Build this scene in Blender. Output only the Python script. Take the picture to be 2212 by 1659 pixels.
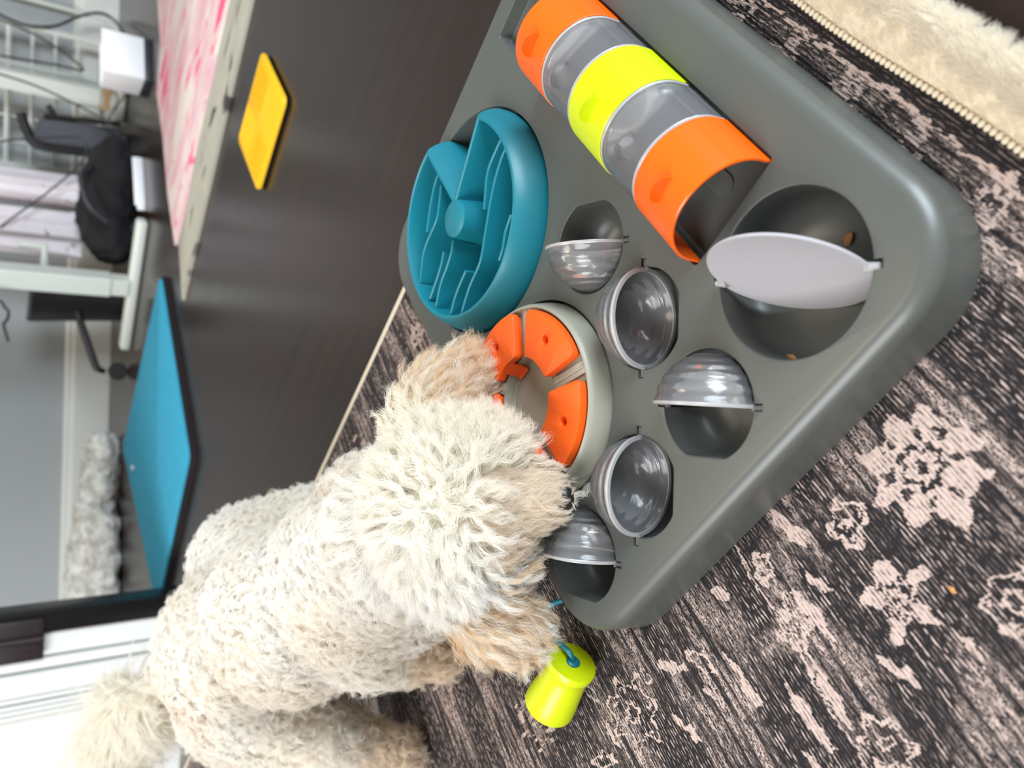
import bpy, bmesh, math, random
import numpy as np
from mathutils import Vector, Matrix, geometry, noise

for o in list(bpy.data.objects):
    bpy.data.objects.remove(o, do_unlink=True)
random.seed(7)
rng = np.random.default_rng(7)
SC = bpy.context.scene
C = SC.collection
R = math.radians
BOARD_YAW = R(45.5)

# ------------------------------------------------------------------ camera (phone held sideways, tilted down)
F_PX = 1700.0
PITCH, ROLL, CAM_Z = R(36.0), R(-1.5), 0.368
fw = Vector((0, math.cos(PITCH), -math.sin(PITCH)))
rt0 = Vector((1, 0, 0)); dn0 = Vector((0, -math.sin(PITCH), -math.cos(PITCH)))
rt = rt0 * math.cos(ROLL) + dn0 * math.sin(ROLL)
dn = dn0 * math.cos(ROLL) - rt0 * math.sin(ROLL)
cd = bpy.data.cameras.new('camera'); cam = bpy.data.objects.new('camera', cd); C.objects.link(cam)
m = Matrix.Identity(4)
for i in range(3):
    m[i][0] = dn[i]; m[i][1] = rt[i]; m[i][2] = -fw[i]
m[2][3] = CAM_Z
cam.matrix_world = m
cd.sensor_width = 36.0; cd.lens = F_PX / 2212.0 * 36.0
cd.clip_start = 0.01; cd.clip_end = 50
cd.dof.use_dof = True; cd.dof.focus_distance = 0.50; cd.dof.aperture_fstop = 6.5
SC.camera = cam

# ------------------------------------------------------------------ light and exposure
SC.view_settings.view_transform = 'Standard'; SC.view_settings.look = 'None'
SC.view_settings.gamma = 1.0; SC.view_settings.use_curve_mapping = False
SC.view_settings.exposure = 0.95
SC.cycles.max_bounces = 10; SC.cycles.diffuse_bounces = 8; SC.cycles.glossy_bounces = 3; SC.cycles.transmission_bounces = 4; SC.cycles.transparent_max_bounces = 14; SC.cycles.caustics_reflective = False; SC.cycles.caustics_refractive = False
w = bpy.data.worlds.new('room_light'); SC.world = w; w.use_nodes = True
bg = w.node_tree.nodes['Background']; bg.inputs[0].default_value = (1.0, 0.955, 0.90, 1); bg.inputs[1].default_value = 0.21
def area(name, loc, target, sx, sy, power, col):
    l = bpy.data.lights.new(name, 'AREA'); l.shape = 'RECTANGLE'; l.size = sx; l.size_y = sy; l.energy = power; l.color = col
    o = bpy.data.objects.new(name, l); C.objects.link(o); o.location = loc
    o.rotation_euler = (Vector(target) - Vector(loc)).to_track_quat('-Z', 'Y').to_euler()
    return o
area('window_daylight', (1.50, -0.85, 0.70), (0.0, 0.40, 0.05), 1.2, 1.1, 40, (0.80, 0.91, 1.0))
area('left_window', (-1.7, -0.2, 1.7), (-0.2, 0.6, 0.05), 1.1, 1.3, 34, (0.97, 0.98, 1.0))
area('ceiling_lamp', (-0.3, 1.2, 2.35), (-0.1, 0.9, 0), 0.7, 0.7, 11, (1.0, 0.86, 0.68))

# ------------------------------------------------------------------ helpers
def mat(name, col, rough=0.5, spec=0.5, **kw):
    mt = bpy.data.materials.new(name); mt.use_nodes = True
    b = mt.node_tree.nodes['Principled BSDF']
    b.inputs['Base Color'].default_value = (*col, 1); b.inputs['Roughness'].default_value = rough
    b.inputs['Specular IOR Level'].default_value = spec
    for k, v in kw.items():
        b.inputs[k].default_value = v
    return mt
def srgb(r, g, b):
    f = lambda c: (c / 255 / 12.92) if c / 255 <= 0.04045 else ((c / 255 + 0.055) / 1.055) ** 2.4
    return (f(r), f(g), f(b))
class NT:
    def __init__(s, mt):
        s.t = mt.node_tree; s.b = s.t.nodes.get('Principled BSDF')
    def n(s, typ, **kw):
        x = s.t.nodes.new(typ)
        for k, v in kw.items():
            setattr(x, k, v)
        return x
    def put(s, v, sock):
        if isinstance(v, (int, float)): sock.default_value = v
        elif isinstance(v, tuple): sock.default_value = v
        else: s.t.links.new(v, sock)
    def m(s, op, a, b=0.0, c=None, clamp=False):
        x = s.n('ShaderNodeMath', operation=op, use_clamp=clamp)
        s.put(a, x.inputs[0]); s.put(b, x.inputs[1])
        if c is not None: s.put(c, x.inputs[2])
        return x.outputs[0]
    def mix(s, f, a, b):
        x = s.n('ShaderNodeMix', data_type='RGBA')
        s.put(f, x.inputs[0])
        for v, i in ((a, 6), (b, 7)):
            s.put((*v, 1) if isinstance(v, tuple) and len(v) == 3 else v, x.inputs[i])
        return x.outputs[2]
    def coord(s, kind='Object'):
        return s.n('ShaderNodeTexCoord').outputs[kind]
    def mapping(s, vec, scale=(1, 1, 1), rot=(0, 0, 0), loc=(0, 0, 0)):
        x = s.n('ShaderNodeMapping'); s.put(vec, x.inputs[0])
        x.inputs[1].default_value = loc; x.inputs[2].default_value = rot; x.inputs[3].default_value = scale
        return x.outputs[0]
    def noise(s, vec, scale, detail=3, rough=0.5, dist=0.0):
        x = s.n('ShaderNodeTexNoise'); s.put(vec, x.inputs['Vector'])
        x.inputs['Scale'].default_value = scale; x.inputs['Detail'].default_value = detail
        x.inputs['Roughness'].default_value = rough; x.inputs['Distortion'].default_value = dist
        return x.outputs[0]
    def ramp(s, v, lo, hi):
        x = s.n('ShaderNodeMapRange', interpolation_type='SMOOTHSTEP'); s.put(v, x.inputs[0])
        x.inputs[1].default_value = lo; x.inputs[2].default_value = hi
        return x.outputs[0]
    def bump(s, h, strength, dist):
        x = s.n('ShaderNodeBump'); s.put(h, x.inputs['Height']); x.inputs['Strength'].default_value = strength; x.inputs['Distance'].default_value = dist
        s.t.links.new(x.outputs[0], s.b.inputs['Normal'])
def plastic(name, col, rough=0.35, grain=0.0):
    mt = mat(name, col, rough); n = NT(mt)
    if grain:
        n.bump(n.noise(n.coord(), 2500, 2), grain, 0.0002)
    return mt

def mesh_obj(name, verts, faces, mt, parent=None, smooth=True, loc=None, rotz=0.0):
    me = bpy.data.meshes.new(name); me.from_pydata([tuple(v) for v in verts], [], [tuple(f) for f in faces]); me.update()
    return link(name, me, mt, parent, smooth, loc, rotz)
def link(name, me, mt, parent=None, smooth=True, loc=None, rotz=0.0):
    o = bpy.data.objects.new(name, me); C.objects.link(o)
    if mt is not None and not me.materials: me.materials.append(mt)
    if smooth:
        me.polygons.foreach_set('use_smooth', [True] * len(me.polygons))
        try: me.set_sharp_from_angle(angle=R(35))
        except Exception: pass
    if loc is not None: o.location = loc
    o.rotation_euler = (0, 0, rotz)
    if parent is not None: o.parent = parent
    return o
def bm_obj(name, bm, mt, parent=None, smooth=True, loc=None, rotz=0.0):
    bmesh.ops.recalc_face_normals(bm, faces=bm.faces)
    me = bpy.data.meshes.new(name); bm.to_mesh(me); bm.free()
    return link(name, me, mt, parent, smooth, loc, rotz)
def tag(o, label, cat, group=None):
    o['label'] = label; o['category'] = cat
    if group: o['group'] = group
    return o
def struct(o, label=None):
    o['kind'] = 'structure'
    if label: o['label'] = label
    return o
def thing(name, label, cat, loc=(0, 0, 0), rotz=0.0, group=None):
    o = bpy.data.objects.new(name, None); C.objects.link(o); o.empty_display_size = 0.02
    o.location = loc; o.rotation_euler = (0, 0, rotz)
    return tag(o, label, cat, group)
def add_box(bm, x0, x1, y0, y1, z0, z1, bev=0.0, seg=2, mtx=None):
    r = bmesh.ops.create_cube(bm, size=1.0); vs = r['verts']
    for v in vs:
        v.co = Vector((x0 + (v.co.x + .5) * (x1 - x0), y0 + (v.co.y + .5) * (y1 - y0), z0 + (v.co.z + .5) * (z1 - z0)))
    if bev > 0:
        es = list({e for v in vs for e in v.link_edges})
        rb = bmesh.ops.bevel(bm, geom=es, offset=bev, segments=seg, affect='EDGES', profile=.5)
        vs = list({v for f in rb['faces'] for v in f.verts} | {v for v in vs if v.is_valid})
    if mtx is not None:
        allv = set(vs)
        for v in allv: v.co = mtx @ v.co
    return vs
def box_obj(name, x0, x1, y0, y1, z0, z1, mt, parent=None, bev=0.0, loc=None, rotz=0.0):
    bm = bmesh.new(); add_box(bm, x0, x1, y0, y1, z0, z1, bev); return bm_obj(name, bm, mt, parent, True, loc, rotz)
def tube_bm(bm, pts, radius, seg=10, cap=True):
    pts = [Vector(p) for p in pts]; n = len(pts); rings = []
    rad = radius if isinstance(radius, (list, tuple)) else [radius] * n
    up = Vector((0, 0, 1)); prev = None
    for i, p in enumerate(pts):
        t = (pts[min(i + 1, n - 1)] - pts[max(i - 1, 0)]).normalized()
        if prev is None:
            a = t.cross(up) if abs(t.dot(up)) < .95 else t.cross(Vector((1, 0, 0)))
        else:
            a = prev - t * prev.dot(t)
        a.normalize(); prev = a; b = t.cross(a)
        rings.append([bm.verts.new(p + (a * math.cos(k * 2 * math.pi / seg) + b * math.sin(k * 2 * math.pi / seg)) * rad[i]) for k in range(seg)])
    for i in range(n - 1):
        for k in range(seg):
            bm.faces.new((rings[i][k], rings[i][(k + 1) % seg], rings[i + 1][(k + 1) % seg], rings[i + 1][k]))
    if cap:
        bm.faces.new(rings[0][::-1]); bm.faces.new(rings[-1])
def tube_obj(name, pts, radius, mt, parent=None, seg=10, loc=None, rotz=0.0):
    bm = bmesh.new(); tube_bm(bm, pts, radius, seg); return bm_obj(name, bm, mt, parent, True, loc, rotz)
def spline(pts, n=8):
    P = [Vector(p) for p in pts]; P = [P[0] * 2 - P[1]] + P + [P[-1] * 2 - P[-2]]; out = []
    for i in range(1, len(P) - 2):
        a, b, c_, d = P[i - 1:i + 3]
        for k in range(n):
            t = k / n
            out.append(.5 * ((2 * b) + (c_ - a) * t + (2 * a - 5 * b + 4 * c_ - d) * t * t + (3 * b - a - 3 * c_ + d) * t ** 3))
    out.append(P[-2]); return out
def lathe_bm(bm, prof, seg=48, mtx=None, closed=False):
    mtx = mtx or Matrix.Identity(4); rings = []
    for (r, z) in prof:
        if r < 1e-7: rings.append([bm.verts.new(mtx @ Vector((0, 0, z)))])
        else: rings.append([bm.verts.new(mtx @ Vector((r * math.cos(2 * math.pi * k / seg), r * math.sin(2 * math.pi * k / seg), z))) for k in range(seg)])
    idx = list(range(len(rings) - 1)) + ([len(rings) - 1] if closed else [])
    for i in idx:
        a, b = rings[i], rings[(i + 1) % len(rings)]
        for k in range(seg):
            q = [a[k % len(a)], a[(k + 1) % len(a)], b[(k + 1) % len(b)], b[k % len(b)]]
            u = []
            for v in q:
                if v not in u: u.append(v)
            if len(u) > 2: bm.faces.new(u)
def lathe_obj(name, prof, mt, parent=None, seg=48, mtx=None, closed=False, loc=None, rotz=0.0):
    bm = bmesh.new(); lathe_bm(bm, prof, seg, mtx, closed); return bm_obj(name, bm, mt, parent, True, loc, rotz)
def rrect(x0, x1, y0, y1, r, n=8):
    out = []
    for cx, cy, a0 in ((x1 - r, y0 + r, -90), (x1 - r, y1 - r, 0), (x0 + r, y1 - r, 90), (x0 + r, y0 + r, 180)):
        for k in range(n + 1):
            a = R(a0 + 90 * k / n); out.append((cx + r * math.cos(a), cy + r * math.sin(a)))
    return out
def prism_bm(bm, loop, z0, z1, bev=0.0):
    """closed solid over a 2D loop with a small rounded top edge"""
    n = len(loop); cx = sum(p[0] for p in loop) / n; cy = sum(p[1] for p in loop) / n
    lv = [(0.0, z0), (0.0, z1 - bev)] + ([(bev * .3, z1 - bev * .3), (bev, z1)] if bev else [(0.0, z1)])
    rings = []
    for ins, z in lv:
        ring = []
        for i in range(n):
            a, p, b = loop[i - 1], loop[i], loop[(i + 1) % n]
            tx, ty = b[0] - a[0], b[1] - a[1]; l = math.hypot(tx, ty) or 1
            ring.append(bm.verts.new((p[0] - ty / l * ins, p[1] + tx / l * ins, z)))
        rings.append(ring)
    for i in range(len(rings) - 1):
        for k in range(n):
            bm.faces.new((rings[i][k], rings[i][(k + 1) % n], rings[i + 1][(k + 1) % n], rings[i + 1][k]))
    for ring, rev in ((rings[0], True), (rings[-1], False)):
        tr = geometry.tessellate_polygon([[v.co for v in ring]])
        for t in tr:
            f = [ring[i] for i in t]
            try: bm.faces.new(f[::-1] if rev else f)
            except ValueError: pass
def bw(bx, by, z=0.0):
    c_, s_ = math.cos(BOARD_YAW), math.sin(BOARD_YAW)
    return Vector((bx * c_ - by * s_, bx * s_ + by * c_, z))

# ------------------------------------------------------------------ materials of the setting
def wood_floor():
    mt = mat('dark_wood', srgb(52, 42, 37), 0.28, 0.38); n = NT(mt)
    v = n.mapping(n.coord(), rot=(0, 0, -BOARD_YAW))
    g = n.noise(n.mapping(v, scale=(60, 4, 1)), 1.0, 5, .6, .4)
    g2 = n.noise(n.mapping(v, scale=(8, 1.2, 1)), 1.0, 3, .6)
    c_ = n.mix(n.ramp(g, .3, .75), srgb(36, 27, 22), srgb(45, 34, 29))
    c_ = n.mix(n.m('MULTIPLY', n.ramp(g2, .4, .8), .5), c_, srgb(46, 28, 22))
    n.put(c_, n.b.inputs['Base Color'])
    n.put(n.m('MULTIPLY_ADD', g, .10, .19), n.b.inputs['Roughness'])
    n.bump(g, .06, .001)
    return mt
M = {}
M['floor'] = wood_floor()
def painted(name, col, rough=.55):
    mt = mat(name, col, rough); n = NT(mt)
    a = n.noise(n.coord(), 6, 3)
    n.put(n.mix(a, tuple(c * .94 for c in col), tuple(min(1, c * 1.04) for c in col)), n.b.inputs['Base Color'])
    n.bump(n.noise(n.coord(), 180, 2), .05, .001)
    return mt
M['wall'] = painted('grey_wall_paint', srgb(160, 163, 163))
M['white_paint'] = painted('white_gloss_paint', srgb(208, 208, 202), .35)
M['white_metal'] = painted('white_powder_coat', srgb(208, 212, 204), .4)
M['black'] = plastic('black_plastic', srgb(22, 22, 24), .45)
M['black_metal'] = plastic('black_metal', srgb(20, 19, 20), .35)
M['bronze'] = plastic('dark_bronze', srgb(46, 38, 40), .4)
M['charcoal'] = plastic('charcoal_plastic', srgb(52, 53, 60), .5)
M['dark_fabric'] = plastic('dark_fabric', srgb(20, 19, 22), .95)
M['dark_green_grey'] = plastic('dark_green_grey', srgb(46, 50, 50), .7)

# ------------------------------------------------------------------ the room
WALL_Y = 2.36
struct(mesh_obj('floor', [(-4, -2, 0), (4, -2, 0), (4, WALL_Y, 0), (-4, WALL_Y, 0)], [(0, 1, 2, 3)], M['floor']), 'dark brown wooden floor')
struct(box_obj('wall_back', -4, 4, WALL_Y, WALL_Y + .1, 0, 2.5, M['wall']), 'pale grey painted wall behind the room')
bm = bmesh.new()
prof = [(0, 0), (.014, 0), (.014, .082), (.010, .092), (.010, .098), (.004, .104), (0, .104)]
vs0 = [bm.verts.new((-4, WALL_Y - d, z)) for d, z in prof]; vs1 = [bm.verts.new((4, WALL_Y - d, z)) for d, z in prof]
for i in range(len(prof)):
    bm.faces.new((vs0[i], vs0[(i + 1) % len(prof)], vs1[(i + 1) % len(prof)], vs1[i]))
bm.faces.new(vs0); bm.faces.new(vs1[::-1])
struct(bm_obj('baseboard_back', bm, M['white_paint'], smooth=False), 'white baseboard along the grey wall')
# fluted white casing with a black strip and hinge, standing to the left behind the dog
bm = bmesh.new()
CY = 1.5
for x0, x1, d in ((-.467, -.430, .0), (-.487, -.471, .004), (-.527, -.491, .010), (-.537, -.530, .006), (-.546, -.540, .010), (-.556, -.549, .006), (-.565, -.559, .002), (-.80, -.430, -.012)):
    add_box(bm, x0, x1, CY - d - .004, CY + .06, 0, 2.2, .0012 if d > -.01 else 0, 1)
struct(bm_obj('trim_1', bm, painted('casing_white', srgb(232, 233, 229), .4)), 'white fluted casing beside the doorway')
tr2 = struct(box_obj('trim_2', -.428, -.392, CY - .012, CY + .05, 0, 2.2, M['black_metal'], bev=.002), 'black metal strip along the white casing')
hg = bmesh.new(); add_box(hg, -.468, -.402, CY - .017, CY - .0125, .222, .32, .004, 2)
hinge = bm_obj('hinge', hg, M['bronze'], tr2)
bm = bmesh.new(); tube_bm(bm, [(-.434, CY - .021, .224), (-.434, CY - .021, .32)], .004, 10); bm_obj('hinge_pin', bm, M['bronze'], hinge)
for sx, sz in ((-.447, .232), (-.458, .243), (-.414, .232)):
    bm = bmesh.new(); lathe_bm(bm, [(0, .002), (.0022, .0016), (.0026, 0)], 10, Matrix.Translation((sx, CY - .0172, sz)) @ Matrix.Rotation(R(90), 4, 'X'))
    bm_obj('hinge_screw', bm, M['bronze'], hinge)

# ------------------------------------------------------------------ patterned rug
def rug_material():
    mt = mat('distressed_rug', (.02, .02, .02), .85, .25); n = NT(mt)
    co = n.coord(); sep = n.n('ShaderNodeSeparateXYZ'); n.put(co, sep.inputs[0]); Y = sep.outputs[1]
    at = n.n('ShaderNodeAttribute'); at.attribute_name = 'print'; pr = n.n('ShaderNodeSeparateColor'); n.put(at.outputs[0], pr.inputs[0])
    mot, wear, border = pr.outputs[0], pr.outputs[1], pr.outputs[2]
    ridge = n.m('SINE', n.m('MULTIPLY', Y, 2 * math.pi / .0022))
    dash = n.noise(n.mapping(co, scale=(190, 900, 1)), 1.0, 1, .6)
    speck = n.noise(n.mapping(co, scale=(750, 1100, 1)), 1.0, 1, .7)
    streak = n.noise(n.mapping(co, scale=(16, 230, 1)), 1.0, 1, .6)
    grit = n.m('ADD', n.m('MULTIPLY', speck, .5), n.m('MULTIPLY', dash, .5))
    m1 = n.ramp(n.m('ADD', mot, n.m('MULTIPLY', n.m('SUBTRACT', grit, .5), 2.2)), .40, .62)
    worn = n.m('MULTIPLY', n.m('MULTIPLY', wear, n.ramp(streak, .36, .6)), n.ramp(grit, .40, .60))
    dd = n.m('MULTIPLY', n.m('MULTIPLY', n.ramp(dash, .47, .60), n.ramp(ridge, -.4, .6)), n.m('MULTIPLY_ADD', n.ramp(streak, .38, .60), .85, .15))
    dd = n.m('MULTIPLY', dd, n.m('MULTIPLY_ADD', border, -.7, 1.0))
    m1 = n.m('MULTIPLY', m1, n.m('MULTIPLY_ADD', n.m('MULTIPLY', n.ramp(dash, .52, .40), n.ramp(ridge, .3, -.6)), -.75, 1.0))
    f = n.m('MAXIMUM', n.m('MULTIPLY', m1, .92), n.m('MAXIMUM', worn, n.m('MULTIPLY', dd, .95)), clamp=True)
    dark = n.mix(speck, srgb(14, 13, 15), srgb(46, 42, 45)); lite = n.mix(speck, srgb(170, 146, 137), srgb(224, 204, 195))
    n.put(n.mix(f, dark, lite), n.b.inputs['Base Color'])
    n.bump(n.m('ADD', n.m('MULTIPLY', ridge, .4), n.m('ADD', n.m('MULTIPLY', speck, 1.5), f)), .7, .0006)
    return mt
def vnoise(x, y, seed):
    """smooth value noise in numpy, 0..1"""
    r_ = np.random.default_rng(seed); T = r_.random((256, 256)); xi = np.floor(x).astype(int); yi = np.floor(y).astype(int); fx = x - xi; fy = y - yi
    fx = fx * fx * (3 - 2 * fx); fy = fy * fy * (3 - 2 * fy); g = lambda i, j: T[(xi + i) % 256, (yi + j) % 256]
    return (g(0, 0) * (1 - fx) + g(1, 0) * fx) * (1 - fy) + (g(0, 1) * (1 - fx) + g(1, 1) * fx) * fy
def rug_print(x, y):
    xw = x + (vnoise(x * 260, y * 260, 1) - .5) * .0040 + (vnoise(x * 90, y * 90, 2) - .5) * .005
    yw = y + (vnoise(x * 260, y * 260, 3) - .5) * .0040 + (vnoise(x * 90, y * 90, 4) - .5) * .005
    mot = np.zeros_like(x)
    def flower(cx, cy, r0, petals, amp, ph, mode):
        dx, dy = xw - cx, yw - cy; d = np.hypot(dx, dy); a = np.arctan2(dy, dx); q = d / r0 / (1 + amp * np.cos(petals * a + ph))
        if mode == 'fill':
            r = ((q < 1) & (q > .42)) | ((q < .30) & (q > .12))
            spots = (np.cos(petals * a + ph) < -.55) & (q > .62) & (q < .86)
            return r & ~spots
        wl_ = .0012 / r0
        return (np.abs(q - 1) < wl_) | (np.abs(q - .26) < wl_ * .8) | ((np.abs(q - .72) < wl_ * .7) & (np.cos(petals * a + ph) > .2))
    def leaf(cx, cy, ln, wd, ang, fill):
        ca, sa = math.cos(ang), math.sin(ang); dx, dy = xw - cx, yw - cy
        q = np.abs((dx * ca + dy * sa) / ln) ** 1.5 + np.abs((dy * ca - dx * sa) / wd) ** 1.6
        return q < 1 if fill else np.abs(q - 1) < .34
    for a in ((.1054, .1505, .0255, 8, .16, .6, 'fill'), (.1114, .4026, .0200, 7, .20, .3, 'line'), (.0400, .1600, .0125, 6, .12, 0, 'line'), (.1096, .1987, .0100, 4, .26, .8, 'line'), (.0685, .2010, .0150, 5, .34, 1.0, 'fill'),
              (.120, .2535, .0060, 5, .3, 0, 'line'), (.088, .262, .0085, 4, .25, .4, 'line'), (.022, .255, .012, 6, .2, .2, 'line'), (.030, .345, .013, 5, .3, .2, 'fill'), (.155, .50, .020, 7, .2, 0, 'line'), (.06, .47, .020, 8, .18, 0, 'fill'),
              (.44, .50, .022, 7, .2, 0, 'fill'), (.50, .60, .018, 6, .2, 0, 'line'), (.36, .52, .018, 6, .2, .4, 'line'), (.28, .62, .022, 8, .16, .4, 'fill'), (.50, .43, .012, 6, .2, 0, 'fill')):
        mot = np.maximum(mot, flower(*a))
    for i in range(14):
        mot = np.maximum(mot, flower(.075 + .0475 * i, .0490 + (.003 if i % 2 else 0), .0074, 5 + i % 3, .28, i * 1.3, 'line'))
    for a in ((.1059, .3299, .011, .0042, .75, 0), (.1147, .3515, .011, .0032, .85, 1), (.0967, .2304, .006, .003, .6, 1), (.0860, .2460, .018, .0045, .05, 1), (.0560, .2640, .022, .0035, -.1, 1), (.0500, .285, .020, .0040, .1, 1),
              (.0833, .3661, .014, .003, .35, 1), (.128, .290, .007, .0035, .9, 1), (.085, .310, .018, .003, .05, 1), (.14, .43, .01, .004, .4, 0), (.10, .45, .012, .004, 1.2, 0), (.045, .225, .012, .003, .3, 1), (.13, .228, .014, .005, .2, 1),
              (.02, .30, .02, .004, 0, 1), (.035, .19, .012, .002, .1, 1), (.09, .335, .006, .002, .4, 1), (.015, .12, .02, .004, .1, 1), (.06, .10, .012, .004, .3, 1), (.12, .375, .006, .003, .5, 0), (.11, .43, .012, .002, .0, 1)):
        mot = np.maximum(mot, leaf(*a))
    mot = np.maximum(mot, np.abs(yw + .075 * xw - .2735) < .0009); mot = np.maximum(mot, np.abs(yw - .0385) < .0013); mot = np.maximum(mot, np.abs(yw - .0615) < .001)
    wear = vnoise(x * 14, y * 40, 7) * .55 + vnoise(x * 34, y * 90, 8) * .3 + vnoise(x * 80, y * 160, 9) * .15
    wear = np.clip((wear - .42) / .2, 0, 1)
    return mot.astype(float), wear * np.where(y > .066, 1.0, .55) * (y > .037), (y < .037).astype(float)
rug = thing('area_rug', 'distressed black and cream floral rug under the puzzle board', 'rug', rotz=BOARD_YAW)
RUG_X1 = .549; RUG_Y0 = .004
def graded(lo, hi, fine0, fine1, f, g):
    a_ = np.arange(fine0, fine1, f); return np.concatenate([np.arange(lo, fine0, g), a_, np.arange(a_[-1] + g, hi, g), [hi]])
gx = graded(-.8, RUG_X1, 0.0, .175, .0011, .004); gy = graded(RUG_Y0, 1.9, RUG_Y0, .47, .0011, .006)
GX, GY = np.meshgrid(gx, gy, indexing='ij'); nx_, ny_ = GX.shape
vv = np.stack([GX.ravel(), GY.ravel(), np.full(GX.size, .003)], 1)
ii = (np.arange(nx_ - 1)[:, None] * ny_ + np.arange(ny_ - 1)[None, :]).ravel(); ff = np.stack([ii, ii + ny_, ii + ny_ + 1, ii + 1], 1)
rme = bpy.data.meshes.new('rug_field'); rme.vertices.add(len(vv)); rme.vertices.foreach_set('co', vv.ravel()); rme.loops.add(ff.size); rme.loops.foreach_set('vertex_index', ff.ravel().astype(np.int32))
rme.polygons.add(len(ff)); rme.polygons.foreach_set('loop_start', (np.arange(len(ff)) * 4).astype(np.int32)); rme.update(calc_edges=True)
pm = rug_print(vv[:, 0], vv[:, 1]); ca_ = rme.attributes.new('print', 'FLOAT_COLOR', 'POINT'); ca_.data.foreach_set('color', np.stack([*pm, np.ones(len(vv))], 1).ravel().astype(np.float32))
link('rug_field', rme, rug_material(), rug, False)
box_obj('rug_backing', -.8, RUG_X1, RUG_Y0, 1.9, .0002, .0028, mat('rug_backing', srgb(60, 55, 52), .9), rug)
binding = mat('cream_binding', srgb(206, 194, 172), .8)
box_obj('edge_binding', RUG_X1 + .0003, RUG_X1 + .0075, RUG_Y0, 1.9, 0.0002, .0030, binding, rug, .0015)
RUG = .003

# ------------------------------------------------------------------ puzzle board
M['grey'] = plastic('warm_grey_plastic', srgb(83, 86, 82), .36, .04)
M['lime'] = plastic('lime_plastic', srgb(200, 216, 6), .32)
M['orange'] = plastic('orange_plastic', srgb(242, 98, 8), .28)
M['orange_soft'] = plastic('soft_orange_rubber', srgb(240, 92, 8), .48)
M['teal'] = plastic('teal_plastic', srgb(18, 114, 130), .40)
M['disc'] = plastic('pale_grey_plastic', srgb(156, 155, 141), .40)
def clear(name, col, body, rough, gloss=.04):
    mt = bpy.data.materials.new(name); mt.use_nodes = True; t = mt.node_tree; t.nodes.clear()
    out = t.nodes.new('ShaderNodeOutputMaterial'); tr = t.nodes.new('ShaderNodeBsdfTransparent'); tr.inputs[0].default_value = (.975, .975, .98, 1)
    df = t.nodes.new('ShaderNodeBsdfDiffuse'); df.inputs[0].default_value = (*col, 1); tl = t.nodes.new('ShaderNodeBsdfTranslucent'); tl.inputs[0].default_value = (*col, 1)
    gl = t.nodes.new('ShaderNodeBsdfGlossy'); gl.inputs['Roughness'].default_value = rough
    m0 = t.nodes.new('ShaderNodeMixShader'); m1 = t.nodes.new('ShaderNodeMixShader'); m2 = t.nodes.new('ShaderNodeMixShader')
    lw = t.nodes.new('ShaderNodeFresnel'); lw.inputs[0].default_value = 1.45
    m0.inputs[0].default_value = .35; t.links.new(df.outputs[0], m0.inputs[1]); t.links.new(tl.outputs[0], m0.inputs[2])
    m1.inputs[0].default_value = body; t.links.new(tr.outputs[0], m1.inputs[1]); t.links.new(m0.outputs[0], m1.inputs[2])
    t.links.new(lw.outputs[0], m2.inputs[0]); t.links.new(m1.outputs[0], m2.inputs[1]); t.links.new(gl.outputs[0], m2.inputs[2])
    t.links.new(m2.outputs[0], out.inputs[0]); return mt
M['cup'] = clear('clear_cup_plastic', (.93, .93, .95), .16, .13)
M['tunnel_clear'] = clear('clear_tunnel_plastic', (.90, .90, .93), .20, .10)
M['rim'] = clear('frosted_rim_plastic', (.92, .90, .90), .55, .2)
M['flap'] = clear('frosted_white_plastic', (.72, .70, .74), .88, .35)

ZT = .038 + RUG * 0  # top of the board above the floor plane
board = thing('puzzle_board', 'large grey plastic dog puzzle board with round cup holes', 'dog toy', bw(.34, .215), BOARD_YAW)
OB = (.34, .215)
def L(bx, by): return (bx - OB[0], by - OB[1])
CUPS = [(.3296, .2000), (.2614, .2003), (.1922, .2010), (.1930, .2705), (.1924, .3382)]
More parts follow.
